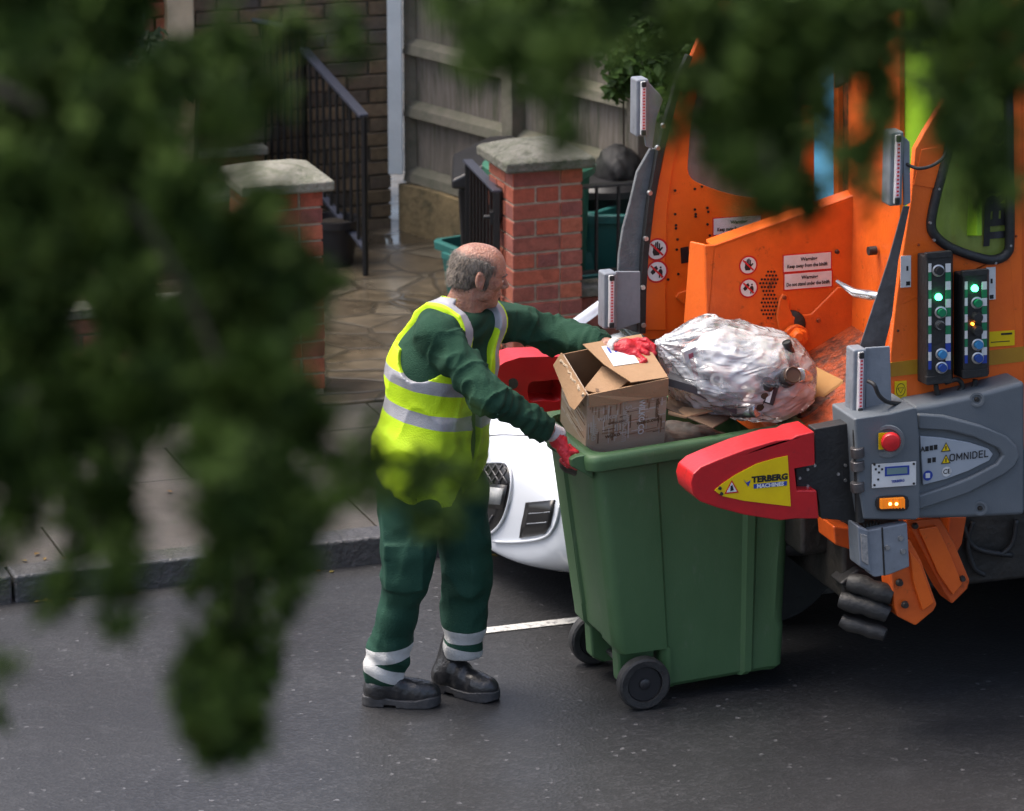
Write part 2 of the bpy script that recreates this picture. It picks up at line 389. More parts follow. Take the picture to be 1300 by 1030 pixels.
# ---- crazy paving path and forecourt
def make_crazy():
    m = mat('crazy_paving', (.2, .17, .12), .45); t = m.node_tree; L = t.links; b = P(m)
    g = t.nodes.new('ShaderNodeNewGeometry')
    n0 = t.nodes.new('ShaderNodeTexNoise'); n0.inputs['Scale'].default_value = 2.2; L.new(g.outputs['Position'], n0.inputs[0])
    wv = t.nodes.new('ShaderNodeVectorMath'); wv.operation = 'MULTIPLY_ADD'; wv.inputs[1].default_value = (.16, .16, 0); L.new(n0.outputs['Color'], wv.inputs[0]); L.new(g.outputs['Position'], wv.inputs[2])
    fl = t.nodes.new('ShaderNodeVectorMath'); fl.operation = 'MULTIPLY'; fl.inputs[1].default_value = (1, 1, 0); L.new(wv.outputs[0], fl.inputs[0])
    vc = t.nodes.new('ShaderNodeTexVoronoi'); vc.inputs['Scale'].default_value = 4.0; L.new(fl.outputs[0], vc.inputs[0])
    ve = t.nodes.new('ShaderNodeTexVoronoi'); ve.feature = 'DISTANCE_TO_EDGE'; ve.inputs['Scale'].default_value = 4.0; L.new(fl.outputs[0], ve.inputs[0])
    sc_ = t.nodes.new('ShaderNodeSeparateColor'); L.new(vc.outputs['Color'], sc_.inputs[0])
    cr = t.nodes.new('ShaderNodeValToRGB'); el = cr.color_ramp.elements; el[0].color = (.042, .036, .027, 1); el[1].color = (.13, .112, .082, 1); e = el.new(.5); e.color = (.10, .078, .05, 1); L.new(sc_.outputs[0], cr.inputs[0])
    n = t.nodes.new('ShaderNodeTexNoise'); n.inputs['Scale'].default_value = 12; n.inputs['Detail'].default_value = 8; L.new(g.outputs['Position'], n.inputs[0])
    mr = t.nodes.new('ShaderNodeMapRange'); mr.inputs[1].default_value = .3; mr.inputs[2].default_value = .7; mr.inputs[3].default_value = .6; mr.inputs[4].default_value = 1.2; L.new(n.outputs[0], mr.inputs[0])
    s2 = t.nodes.new('ShaderNodeVectorMath'); s2.operation = 'SCALE'; L.new(cr.outputs[0], s2.inputs[0]); L.new(mr.outputs[0], s2.inputs['Scale'])
    ed = t.nodes.new('ShaderNodeMapRange'); ed.inputs[1].default_value = .025; ed.inputs[2].default_value = .06; L.new(ve.outputs['Distance'], ed.inputs[0])
    mx = t.nodes.new('ShaderNodeMix'); mx.data_type = 'RGBA'; mx.inputs['A'].default_value = (.05, .042, .03, 1); L.new(s2.outputs[0], mx.inputs['B']); L.new(ed.outputs[0], mx.inputs['Factor']); L.new(mx.outputs['Result'], b.inputs['Base Color'])
    n3 = t.nodes.new('ShaderNodeTexNoise'); n3.inputs['Scale'].default_value = 1.6; n3.inputs['Detail'].default_value = 4; L.new(g.outputs['Position'], n3.inputs[0])
    mr3 = t.nodes.new('ShaderNodeMapRange'); mr3.inputs[1].default_value = .4; mr3.inputs[2].default_value = .6; mr3.inputs[3].default_value = .14; mr3.inputs[4].default_value = .44; L.new(n3.outputs[0], mr3.inputs[0]); L.new(mr3.outputs[0], b.inputs['Roughness'])
    ad = t.nodes.new('ShaderNodeMath'); ad.operation = 'MULTIPLY_ADD'; ad.inputs[1].default_value = .3; L.new(n.outputs[0], ad.inputs[0]); L.new(ed.outputs[0], ad.inputs[2])
    bp = t.nodes.new('ShaderNodeBump'); bp.inputs['Strength'].default_value = .45; bp.inputs['Distance'].default_value = .012; L.new(ad.outputs[0], bp.inputs['Height']); L.new(bp.outputs[0], b.inputs['Normal'])
    return m
b = MB(); b.box(ST(4, 9.86, .035), (20, 16, .16), math.atan2(U.y, U.x)); tagd(b.build('garden_path', make_crazy(), bevel=.01), kind='structure')
b = MB(); b.box(ST(4, 64, .03), (100, 92, .1), math.atan2(U.y, U.x)); tagd(b.build('ground', mat('soil', (.04, .045, .025), .95, bump=.5, bscale=5)), kind='structure')
# painted bay line on the road
M_line = mat('worn_white_paint', (.5, .5, .48), .6, col2=(.2, .2, .2), nscale=40, mixlo=.5, mixhi=.62)
a0 = GZ(600, 803.5); a1 = GZ(760, 785); dd = (a1-a0).normalized(); nn = Vector((-dd.y, dd.x, 0)); b = MB()
e0 = a0-dd*.1; e1 = a1+dd*5
b.add([e0-nn*.03+UP*.004, e1-nn*.03+UP*.004, e1+nn*.03+UP*.004, e0+nn*.03+UP*.004], [(0, 1, 2, 3)]); tagd(b.build('road_marking', M_line), kind='structure')

# ------------------------------------------------------------------ brick work as geometry
def bricks(b, p, du, dn, length, ncourse, z0, start=0, bl=.215, jit=.0015, proud=.0):
    """courses of bricks on one face; p corner, du along, dn outward normal"""
    for c in range(ncourse):
        z = z0+c*.075+.0375; x = 0; first = (c+start) % 2
        if first: wds = [.1025]
        else: wds = [bl]
        i = 0
        while x < length-.02:
            wd = wds[0] if i == 0 else bl
            wd = min(wd, length-x)
            if length-x-wd < .06: wd = length-x
            q = p+du*(x+wd/2)-dn*(.05-.004-random.uniform(0, jit)-proud); q = Vector((q.x, q.y, z))
            b.box(q, (wd-.004, .1, .065), math.atan2(du.y, du.x)); x += wd+.010; i += 1
def pillar(name, label, fl, wdt, top, z0, capmat, capover=.045, lip=.05, rise=.05):
    """fl = front-left corner on the ground (street frame)"""
    base = Vector((fl.x, fl.y, z0)); root = thing(name, label, 'pillar', base, 'brick gate pillars')
    n = int(round((top-z0)/.075)); z0b = top-n*.075
    b = MB(); c = base+U*wdt/2+V*wdt/2
    b.box((c.x, c.y, (z0+top)/2-.02), (wdt-.012, wdt-.012, top-z0+.03), math.atan2(U.y, U.x)); b.build('mortar', M_mortar, root)
    b = MB()
    for k in range(n):
        z = z0b+k*.075+.042
        if z < z0: continue
        cs = [(base, U, -V), (base+U*wdt, V, U), (base+U*wdt+V*wdt, -U, V), (base+V*wdt, -V, -U)]
        for q, du, dn in cs:
            # each face: alternate stretcher+header, meeting at corners
            if k % 2 == 0: segs = [(0, .222), (.232, wdt-.112)]
            else: segs = [(0, .1025), (.1125, wdt-.112)]
            segs = [(s_, e_) for s_, e_ in segs if e_-s_ > .02]
            for s_, e_ in segs:
                m_ = q+du*((s_+e_)/2)-dn*(.051-random.uniform(0, .003)); b.box((m_.x, m_.y, z), (e_-s_, .1025, .065), math.atan2(du.y, du.x))
    b.build('brickwork', M_redbrick, root, bevel=.004)
    b = MB(); h = wdt/2; o = h+capover
    def ring(r, z): return [c+U*r*sx+V*r*sy+UP*(z-c.z) for sx, sy in ((-1, -1), (1, -1), (1, 1), (-1, 1))]
    rs = [ring(o-.01, top+.004), ring(o, top+.012), ring(o, top+lip), ring(o-.012, top+lip+.008), ring(o*.45, top+lip+rise*.8), ring(.02, top+lip+rise)]
    vs = [p for r in rs for p in r]; fs = [(3, 2, 1, 0)]
    for i in range(len(rs)-1):
        for k in range(4): a = i*4+k; d = i*4+(k+1) % 4; fs.append((a, d, d+4, a+4))
    fs.append(tuple(20+k for k in range(4)))
    b.add(vs, fs); o_ = b.build('coping', capmat, root, bevel=.008)
    return root
pv = 2.0
pa = W(651, 240, pv); pb = W(732, 225, pv); top1 = W(690, 217, pv).z
print('PILLAR1', pa, (pb-pa).length, top1)
wd1 = .327
p1r = pillar('gate_pillar', 'red brick gate pillar with a mossy grey cap right behind the man\'s head', ST(uv(pa)[0], pv), wd1, top1, .1, M_capmoss, rise=.06)
pa2 = W(324, 250, pv); pb2 = W(409, 243, pv); top2 = W(370, 246, pv).z
print('PILLAR2', pa2, (pb2-pa2).length, top2)
p2r = pillar('gate_pillar', 'red brick gate pillar with a pale concrete cap, half hidden by leaves on the left', ST(uv(pb2)[0]-wd1, pv), wd1, top2, .1, M_conc, rise=.055)
u1 = uv(pa)[0]; u2 = uv(pb2)[0]
# latch plate on pillar one
b = MB(); q = ST(u1, pv+.17); b.box((q.x-.004, q.y, W(640, 268, pv).z), (.02, .07, .14), math.atan2(U.y, U.x)); b.build('latch_plate', M_black, p1r, bevel=.004)

# low brick wall right of pillar, with railing
ws = u1+wd1+.012; zt = W(780, 362, pv+.08).z
def lowwall(us, ue, label, zt):
    root = thing('garden_wall', label, 'wall', ST((us+ue)/2, pv+.08, .1))
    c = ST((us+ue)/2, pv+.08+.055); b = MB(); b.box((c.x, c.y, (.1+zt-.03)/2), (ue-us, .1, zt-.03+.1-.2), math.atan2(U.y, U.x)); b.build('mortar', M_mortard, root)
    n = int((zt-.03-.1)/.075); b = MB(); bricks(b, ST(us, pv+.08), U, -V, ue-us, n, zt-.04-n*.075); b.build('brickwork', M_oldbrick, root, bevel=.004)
    b = MB(); b.box((c.x, c.y, zt-.018), (ue-us, .16, .045), math.atan2(U.y, U.x)); b.build('coping', M_capmoss, root, bevel=.008)
    return root
lowwall(ws, ws+4.5, 'low mossy brick wall behind the white car, right of the pillar', zt)
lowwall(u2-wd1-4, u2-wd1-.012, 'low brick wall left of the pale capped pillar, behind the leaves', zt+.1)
def railing(name, label, us, ue, v, zb, z1, sp, group=None):
    root = thing(name, label, 'railing', ST(us, v, zb))
    b = MB(); b.bar(ST(us, v, z1), ST(ue, v, z1), .045, .012); b.build('top_rail', M_black, root, bevel=.002)
    b = MB(); b.bar(ST(us, v, zb), ST(ue, v, zb), .03, .012); b.build('bottom_rail', M_black, root)
    n = int((ue-us)/sp)
    for i in range(1, n):
        b = MB(); b.cyl(ST(us+i*sp, v, zb), ST(us+i*sp, v, z1), .008, n=8); b.build('bar', M_black, root)
    for e in (us+.02, ue-.02):
        b = MB(); b.cyl(ST(e, v, zt-.02), ST(e, v, z1+.02), .014, n=8); b.build('post', M_black, root)
zb = W(770, 345, pv+.12).z; z1 = W(770, 236, pv+.12).z
railing('railing', 'black iron railing standing on the low brick wall right of the pillar', ws, ws+3.2, pv+.135, zb, z1, .105)

# gate opened inwards
hg = ST(u1-.03, pv+.12); gd = (RY(590, 208, hg.y+.62)-RY(628, 243, hg.y)); zt_g = RY(628, 243, hg.y).z; gd.z = 0
gl = gd.length; gdn = gd.normalized(); print('GATE', gl, zt_g)
root = thing('garden_gate', 'black iron garden gate standing open beside the mossy capped pillar', 'gate', (hg.x, hg.y, .1))
b = MB(); A_ = hg+UP*.02; 
def gp(s_, z): q = hg+gdn*s_; return Vector((q.x, q.y, z))
b = MB(); b.bar(gp(0, zt_g), gp(gl, zt_g), .045, .012); b.build('top_rail', M_blackrail, root, bevel=.003)
b = MB(); b.bar(gp(0, .2), gp(gl, .2), .035, .012); b.build('bottom_rail', M_black, root)
for s_ in (0.015, gl-.015): b = MB(); b.bar(gp(s_, .12), gp(s_, zt_g-.006), .03, .03, up=(1, 0, 0)); b.build('stile', M_black, root, bevel=.003)
n = 9
for i in range(1, n): b = MB(); b.cyl(gp(gl*i/n, .2), gp(gl*i/n, zt_g), .008, n=8); b.build('bar', M_black, root)
b = MB(); b.cyl(gp(0.05, zt_g-.13)-Vector((.05, 0, 0)), gp(.05, zt_g-.13)+Vector((.05, 0, 0)), .012, n=10); b.box(gp(.05, zt_g-.13), (.05, .05, .06)); b.build('latch', M_black, root, bevel=.003)

# ------------------------------------------------------------------ stair railing
A_ = GZ(463, 350, .115); At = RY(462, 148, A_.y); B_t = RY(385, 62, A_.y+.72); C_t = RY(250, 8, A_.y+.80)
root = thing('stair_railing', 'black iron stair railing climbing to the house, left of the path', 'railing', A_)
def barred(a, bt, zfa, zfb, n, root, railm, drop=0.0):
    b = MB(); b.bar(a, bt, .05, .022); b.build('handrail', railm, root, bevel=.006)
    fa = Vector((a.x, a.y, zfa)); fb = Vector((bt.x, bt.y, zfb))
    b = MB(); b.bar(fa, fb, .035, .012); b.build('bottom_rail', M_blackrail, root)
    for i in range(n+1):
        t = i/n; r = .016 if i in (0, n) else .0085
        b = MB(); p0 = fa.lerp(fb, t); 
        if i in (0,): p0 = Vector((p0.x, p0.y, .11))
        b.cyl(p0, a.lerp(bt, t), r, n=8); b.build('post' if i in (0, n) else 'bar', M_black, root)
barred(At, B_t, .25, RY(413, 245, A_.y+.5).z+.05, 9, root, M_blackrail)
B2 = B_t+Vector((0, 0, .09)); barred(B2, C_t, B_t.z-.85, C_t.z-.95, 16, root, M_blackrail)
# steps of the house, dark brick with stone treads
root = thing('house_steps', 'dark brick steps behind the iron stair railing', 'steps', ST(uv(A_)[0]-.9, uv(A_)[1]+.3, .1))
for i in range(6):
    z = .11+.16*(i+1); u0 = uv(A_)[0]-.25-1.2; v0 = uv(A_)[1]+.25+i*.28
    b = MB(); b.box(ST(u0+.55, v0+1.0, z-.08-.02), (1.25, 2.0-.0, .16+.0), math.atan2(U.y, U.x)); b.build('riser', M_oldbrick, root)
    b = MB(); b.box(ST(u0+.55, v0+.14, z), (1.29, .32, .04), math.atan2(U.y, U.x)); b.build('tread', M_conc, root, bevel=.008)
# plant pot beside steps
q = GZ(425, 335, .115); root = thing('plant_pot', 'dark plant pot at the foot of the stair railing', 'plant pot', q)
b = MB(); b.lathe(q, [(.09, 0), (.12, .2), (.135, .2), (.135, .235), (.115, .235), (.11, .2)], 20); b.build('pot', M_blackpl, root, smooth='auto')
b = MB(); b.lathe(q+UP*.2, [(.105, 0), (.06, .02), (.01, .03)], 16); b.build('soil', mat('potting_soil', (.02, .015, .01), .95, bump=1, bscale=80), root)

# ------------------------------------------------------------------ house walls of stock brick, downpipe
hy = GZ(497, 290, .115); hv = uv(hy)[1]; ue = uv(hy)[0]
root = thing('brick_house', 'old brown brick house side wall beyond the path and the white post', 'house', ST(ue-1.2, hv, .1))
b = MB(); c = ST(ue-1.75, hv+.5, 1.75); b.box(c, (3.5-.02, .98, 3.3), math.atan2(U.y, U.x)); b.build('wall_core', M_mortard, root)
b = MB(); bricks(b, ST(ue-1.35, hv), U, -V, 1.35, 28, .1, jit=.004); b.build('brickwork', M_stock, root, bevel=.004)
# red brick bay with cream stone further left
hb = W(180, 85, hv+.2)
b = MB(); bricks(b, ST(uv(hb)[0]-1.0, hv-.05), U, -V, 1.13, 30, .1); b.build('bay_brickwork', M_redbrick, root, bevel=.004)
b = MB(); q0 = W(226, 40, hv-.05); b.box(Vector((q0.x, q0.y, 1.6)), (.14, .12, 3.0), math.atan2(U.y, U.x)); b.build('stone_quoin', M_cream, root, bevel=.01)
b = MB(); q0 = W(250, 100, hv-.25); b.box(q0, (.50, .2, .1), math.atan2(U.y, U.x)); b.build('window_sill', M_white, root, bevel=.01)
b = MB(); q0 = W(165, 5, hv-.12); b.box(q0+UP*.1, (.12, .12, .35), math.atan2(U.y, U.x)); b.build('window_frame', M_white, root, bevel=.01)
# white post
tp = ONP(502, 100, hy, Vector((0, 1, 0))); root = thing('gate_post', 'tall white painted post between the brown brick wall and the timber fence', 'post', Vector((tp.x, hy.y-.05, .35)))
zpb = RY(502, 220, hy.y-.05).z
b = MB(); b.box((tp.x, hy.y-.05, (zpb+2.4)/2), (.075, .075, 2.4-zpb)); b.build('post', M_white, root, bevel=.006)
b = MB(); b.box((tp.x+.075, hy.y-.0, (zpb+2.4)/2), (.065, .05, 2.4-zpb)); b.build('side_board', M_rail_wood, root, bevel=.004)

# ------------------------------------------------------------------ retaining wall and timber fence
F0 = Vector((tp.x+.09, hy.y+.02, 0)); FD = Vector((math.cos(rad(-51)), math.sin(rad(-51)), 0)); FN = Vector((FD.y, -FD.x, 0))   # FN faces the camera
if FN.y > 0: FN = -FN
def FP(s_, z, o=0): return Vector((F0.x, F0.y, z))+FD*s_+FN*o
zf = RY(505, 226, F0.y).z
FLEN = 2.75
root = thing('retaining_wall', 'low stained rendered wall at the foot of the timber fence', 'wall', FP(1.5, .1))
b = MB(); n = 24; pr = []
rr = np.random.default_rng(3)
for i in range(n+1): pr.append(FP(FLEN*i/n, zf-.01+rr.uniform(-.006, .006), .10))
poly = [FP(0, .1, .10), FP(FLEN, .1, .10)]+pr[::-1]
b.prism(poly, -FN*.24); b.build('wall', M_stone, root, bevel=.006)
fr = thing('timber_fence', 'weathered grey timber board fence with mossy rails behind the bins', 'fence', FP(0, zf))
s_ = .02; i = 0
while s_ < FLEN:
    wd = .10; dz = random.uniform(-.004, .004)
    b = MB(); b.box(FP(s_+wd/2, (zf+2.45)/2+dz, random.uniform(-.004, .004)), (wd+.012, .014, 2.45-zf), math.atan2(FD.y, FD.x)+rad(5)); b.build('board', M_wood, fr, bevel=.002, seg=1); s_ += wd; i += 1
for py0 in (224, 141, 62, -20):
    z = RY(505, py0, F0.y).z+.02
    b = MB(); b.prism([FP(0, z-.035, .012), FP(0, z-.035, .07), FP(0, z+.015, .06), FP(0, z+.045, .012)], FD*FLEN); b.build('rail', M_rail_wood, fr, bevel=.004)
for px in (652, 812):
    # post standing proud of the fence line
    q = ONP(px, 120, F0+FN*.05, FN); b = MB(); b.box((q.x, q.y, (zf+2.5)/2), (.085, .09, 2.5-zf), math.atan2(FD.y, FD.x)); b.build('post', M_rail_wood if px < 700 else M_wood, fr, bevel=.006)

# ------------------------------------------------------------------ boxes and bins behind the pillar
def crate(name, label, c, sx, sy, h, rz, m, group=None, z0=.115):
    root = thing(name, label, 'recycling box', (c[0], c[1], z0), group)
    def rr_(a, b_, z, r, n=4):
        out = []
        for cx, cy, a0 in ((1, 1, 0), (-1, 1, 90), (-1, -1, 180), (1, -1, 270)):
            for k in range(n+1):
                t = rad(a0+90*k/n); p = Vector(((a/2-r)*cx+r*math.cos(t), (b_/2-r)*cy+r*math.sin(t), 0)); p.rotate(Matrix.Rotation(rz, 3, 'Z')); out.append(Vector((c[0]+p.x, c[1]+p.y, z0+z)))
        return out
    k = 20; secs = [(.80, 0), (.83, .02), (.94, h-.04), (1.04, h-.04), (1.05, h-.005), (1.03, h), (.93, h), (.92, h-.03), (.80, .03)]
    rings = [rr_(sx*s, sy*s, z, .04) for s, z in secs]; vs = [p for r in rings for p in r]; fs = [tuple(range(k-1, -1, -1))]
    for i in range(len(rings)-1):
        for j in range(k): a = i*k+j; d = i*k+(j+1) % k; fs.append((a, d, d+k, a+k))
    fs.append(tuple((len(rings)-1)*k+j for j in range(k)))
    b = MB(); b.add(vs, fs); b.build('tub', m, root, smooth='auto', ang=30)
    b = MB(); 
    for sg in (-1, 1):
        p = Vector((sg*sx*.53, 0, h-.05)); p.rotate(Matrix.Rotation(rz, 3, 'Z')); b.box(Vector((c[0], c[1], z0))+p, (.03, .14, .03), rz)
    b.build('handle', m, root, bevel=.004)
    return root
ph = math.atan2(U.y, U.x)
gq = 'teal recycling boxes in the front garden'
q = RY(592, 292, 18.75); crate('recycling_box', 'teal recycling box on the path left of the open iron gate', (q.x+.15, 18.95), .50, .36, .30, ph+.25, M_teal, gq)
y_ = ST(ws+.2, pv+.5).y
for (px, py, dy, zz, rz, lab) in ((762, 322, .0, .115, .1, 'teal recycling box just behind the railing, right of the pillar'), (800, 285, .35, .33, -.3, 'teal recycling box stacked at a tilt, upper one behind the railing'), (748, 268, .5, .33, .6, 'teal recycling box jammed upright against the pillar behind the railing')):
    q = RY(px, py, y_+dy); crate('recycling_box', lab, (q.x, y_+dy+.1), .5, .38, .34, ph+rz, M_teal, gq, z0=zz if zz < .2 else max(.3, q.z-.34))
# black wheeled bin with peaked lid
q = RY(622, 200, 18.75); root = thing('dustbin', 'black plastic dustbin with a peaked lid behind the open gate', 'bin', (q.x, 18.95, .115))
ztop = q.z
b = MB(); b.prism([Vector((q.x-.12, 18.7, .12)), Vector((q.x+.2, 18.7, .12)), Vector((q.x+.25, 18.65, ztop-.12)), Vector((q.x-.15, 18.65, ztop-.12))], (0, .45, 0)); b.build('body', M_blackpl, root, bevel=.02)
b = MB(); b.prism([Vector((q.x-.18, 18.6, ztop-.12)), Vector((q.x+.28, 18.6, ztop-.12)), Vector((q.x+.28, 18.6, ztop-.075)), Vector((q.x+.1, 18.6, ztop+.02)), Vector((q.x-.0, 18.6, ztop+.015)), Vector((q.x-.18, 18.6, ztop-.075))], (0, .55, 0)); b.build('lid', M_blackpl, root, bevel=.015)
# round green bin
def round_bin(px, py, Y, r, label, m, ml, lidlab, dome=.06):
    q = RY(px, py, Y); z = q.z; root = thing('dustbin', label, 'bin', (q.x, Y, .115))
    b = MB(); b.lathe((q.x, Y, .115), [(r*.78, 0), (r*.9, z-.17), (r*.94, z-.155)], 28); b.build('body', m, root, smooth='auto')
    b = MB(); b.lathe((q.x, Y, z), [(r*.98, -.05), (r*1.0, -.045), (r*1.0, -.012), (r*.93, 0), (r*.9, dome*.25), (r*.7, dome*.65), (r*.4, dome*.9), (r*.1, dome)], 32); b.build('lid', ml, root, smooth='auto')
    b = MB(); b.tube([(q.x-.06, Y, z+dome*.9), (q.x-.05, Y, z+dome+.03), (q.x+.05, Y, z+dome+.03), (q.x+.06, Y, z+dome*.9)], .01, 6); b.build('lid_handle', ml, root, smooth=True)
    return root, q
rb, q = round_bin(684, 205, 18.35, .26, 'round green dustbin with a white sticker on its domed lid behind the pillar', M_dkgreen, M_dkgreen, '')
b = MB(); b.box((q.x-.07, 18.25, q.z+.047), (.12, .07, .004), .3, ); b.build('sticker', M_white, rb)
round_bin(768, 226, 18.95, .27, 'round black dustbin with a flat lid right of the green one', M_blackpl, M_blackpl, '', dome=.03)
# crumpled black sack on it
q = RY(785, 212, 18.9)
o = sdf_obj('bin_bag', lambda g: ell(g, (q.x, 18.9, q.z-.02), (.12, .12, .12))+.012*wn(g, 40, 3)+.008*wn(g, 90, 4), (q.x-.17, 18.73, q.z-.18), (q.x+.17, 19.07, q.z+.16), .008, mat('dull_sack', (.012, .012, .013), .7))
tagd(o, 'crumpled black sack heaped on the black dustbin lid', 'sack')

# ------------------------------------------------------------------ leaf helper
def leaf_mat(name, c1, c2, c3, rough=.5, tr=.35, spec=.3):
    m = mat(name, c1, rough, spec=spec); t = m.node_tree; L = t.links; b = P(m)
    g = t.nodes.new('ShaderNodeNewGeometry'); r = t.nodes.new('ShaderNodeValToRGB'); el = r.color_ramp.elements
    el[0].color = (*c1, 1); el[1].color = (*c3, 1); e = el.new(.5); e.color = (*c2, 1); L.new(g.outputs['Random Per Island'], r.inputs[0]); L.new(r.outputs[0], b.inputs['Base Color'])
    tb = t.nodes.new('ShaderNodeBsdfTranslucent'); L.new(r.outputs[0], tb.inputs[0]); ms = t.nodes.new('ShaderNodeMixShader'); ms.inputs[0].default_value = tr
    L.new(b.outputs[0], ms.inputs[1]); L.new(tb.outputs[0], ms.inputs[2]); L.new(ms.outputs[0], t.nodes['Material Output'].inputs[0]); return m
def leaves(pos, nrm, size, rng, aspect=.55, fold=.3):
    """numpy: folded diamond leaves -> verts, faces"""
    n = len(pos); pos = np.asarray(pos); d = rng.normal(size=(n, 3)); nr = np.asarray(nrm)+rng.normal(size=(n, 3))*.6
    nr /= np.linalg.norm(nr, axis=1)[:, None]+1e-9; d -= nr*(d*nr).sum(1)[:, None]; d /= np.linalg.norm(d, axis=1)[:, None]+1e-9; s = np.cross(nr, d)
    L_ = (np.asarray(size)*rng.uniform(.6, 1.3, n))[:, None]; w_ = L_*aspect*.5
    v = np.stack([pos, pos+d*L_*.45+s*w_+nr*w_*fold, pos+d*L_, pos+d*L_*.45-s*w_+nr*w_*fold], 1).reshape(-1, 3)
    b0 = np.arange(n)*4; f = np.concatenate([np.stack([b0, b0+1, b0+2], 1), np.stack([b0, b0+2, b0+3], 1)]); return v, f
M_ivy = leaf_mat('ivy_leaf', (.03, .06, .015), (.06, .12, .025), (.09, .17, .04))
M_bark = mat('bark', (.06, .045, .03), .95, col2=(.03, .025, .02), nscale=20, bump=1, bscale=30)
rng = np.random.default_rng(11)
root = thing('ivy_bush', 'leafy green bush spilling over the timber fence at the top', 'bush', FP(2.1, .4, .15))
ps = []
for (px, py, r) in ((850, 10, .22), (800, 25, .2), (770, 10, .18), (745, 0, .15), (850, 70, .16), (880, 40, .2), (790, 95, .09), (835, 110, .1), (900, 0, .3), (765, 50, .09), (820, -30, .3), (960, -10, .3), (780, 115, .05), (800, 60, .16), (825, 90, .12), (870, 110, .14), (845, 130, .10), (760, 25, .1)):
    q = ONP(px, py, F0+FN*.2, FN); n = int(5200*r*r+60); dv = rng.normal(size=(n, 3)); dv /= np.linalg.norm(dv, axis=1)[:, None]
    ps.append(np.array(q)+dv*(r*rng.uniform(.35, 1.0, n)[:, None]))
ps = np.concatenate(ps); v, f = leaves(ps, np.tile([0, -.6, .6], (len(ps), 1)), np.full(len(ps), .055), rng, .7)
link_mesh('foliage', v, f, M_ivy, root, fixn=False)
b = MB()
for k in range(5):
    q = FP(1.8+k*.35, .35, .12); t_ = FP(1.7+k*.38, 1.9, .2); b.tube([q, q.lerp(t_, .5)+Vector((.05, .02, 0)), t_], [.006, .005, .003], 6)
b.build('stem', M_bark, root, smooth=True)
# garden shrub far left
root = thing('garden_shrub', 'small dark leaved shrub in front of the house at upper left', 'shrub', ST(uv(hb)[0], hv-.6, .1)); ps = []
for (px, py, r) in ((200, 75, .12), (215, 95, .08), (160, 110, .25), (185, 60, .08), (240, 108, .06)):
    q = W(px, py, hv-.6); n = int(4000*r*r+50); dv = rng.normal(size=(n, 3)); dv /= np.linalg.norm(dv, axis=1)[:, None]; ps.append(np.array(q)+dv*(r*rng.uniform(.3, 1, n)[:, None]))
ps = np.concatenate(ps); v, f = leaves(ps, np.tile([0, -.6, .6], (len(ps), 1)), np.full(len(ps), .07), rng, .5); link_mesh('foliage', v, f, leaf_mat('shrub_leaf', (.01, .02, .012), (.02, .035, .02), (.04, .06, .03)), root, fixn=False)
b = MB(); q = ST(uv(hb)[0], hv-.6, .1); b.tube([q, q+Vector((.05, 0, .5)), q+Vector((.1, 0, 1.2))], [.02, .015, .008], 6); b.build('stem', M_bark, root, smooth=True)
# fallen leaves along the kerb
rng = np.random.default_rng(5); ps = []
for k in range(70):
    u_ = rng.uniform(-2, 2.5); v_ = rng.choice([rng.uniform(-.06, -.01), rng.uniform(.15, 1.2)]); ps.append(ST(u_, v_, .003 if v_ < 0 else .106))
ps = np.array([tuple(p) for p in ps]); v, f = leaves(ps, np.tile([0, 0, 6.], (len(ps), 1)), np.full(len(ps), .035), rng, .6)
o = link_mesh('fallen_leaves', v, f, leaf_mat('dry_leaf', (.10, .045, .015), (.16, .10, .03), (.07, .09, .02), .7, .1), fixn=False); tagd(o, kind='stuff'); o['label'] = 'small fallen leaves scattered on the pavement and gutter'; o['category'] = 'leaves'
# ------------------------------------------------------------------ refuse truck
def oram(name, c1, c2, rough=.38, damt=.62):
    return mat(name, c1, rough, col2=c2, nscale=4, bump=.12, bscale=90, dirt=(.07, .03, .015), dscale=14, damt=damt, rvar=.1)
M_or = oram('orange_paint', (.82, .145, .012), (.72, .115, .012))
M_or2 = oram('grimy_orange_paint', (.76, .13, .014), (.55, .085, .012), .42, .59)
M_rust = mat('scraped_hopper_floor', (.38, .06, .010), .5, col2=(.085, .028, .014), nscale=9, bump=.8, bscale=60, dirt=(.015, .012, .01), dscale=9, damt=.47)
M_grey = mat('grey_moulding', (.105, .12, .135), .5, col2=(.125, .14, .155), nscale=5, bump=.12, bscale=250)
M_lgrey = mat('light_grey_metal', (.21, .23, .26), .45, col2=(.16, .175, .20), nscale=8, bump=.15, bscale=60, dirt=(.08, .08, .08), dscale=20, damt=.6)
M_steel = mat('brushed_steel_strip', (.17, .165, .17), .35, metal=.6, col2=(.10, .09, .09), nscale=12, bump=.2, bscale=40)
M_rubb = mat('grey_rubber_flap', (.13, .14, .15), .6, col2=(.09, .095, .10), nscale=18, bump=.25, bscale=90)
M_blk = mat('black_rubber', (.012, .012, .013), .55, col2=(.022, .022, .022), nscale=15, bump=.3, bscale=60)
M_under = mat('oily_underside', (.012, .011, .010), .6, col2=(.03, .025, .02), nscale=6, bump=.6, bscale=30)
M_red = mat('red_plastic', (.52, .012, .016), .33, col2=(.42, .012, .016), nscale=7, bump=.1, bscale=60, dirt=(.09, .02, .02), dscale=13, damt=.6)
M_yel = mat('yellow_sticker', (.78, .55, .0), .4, col2=(.70, .47, .0), nscale=9, dirt=(.25, .16, .02), dscale=18, damt=.64)
M_olive = mat('faded_yellow_stripe', (.42, .22, .012), .45, col2=(.36, .17, .012), nscale=9)
M_wht = mat('white_sticker', (.68, .68, .68), .4, col2=(.58, .58, .57), nscale=20)
M_txt = mat('black_print', (.01, .01, .012), .5)
M_redp = mat('red_print', (.55, .01, .015), .4)
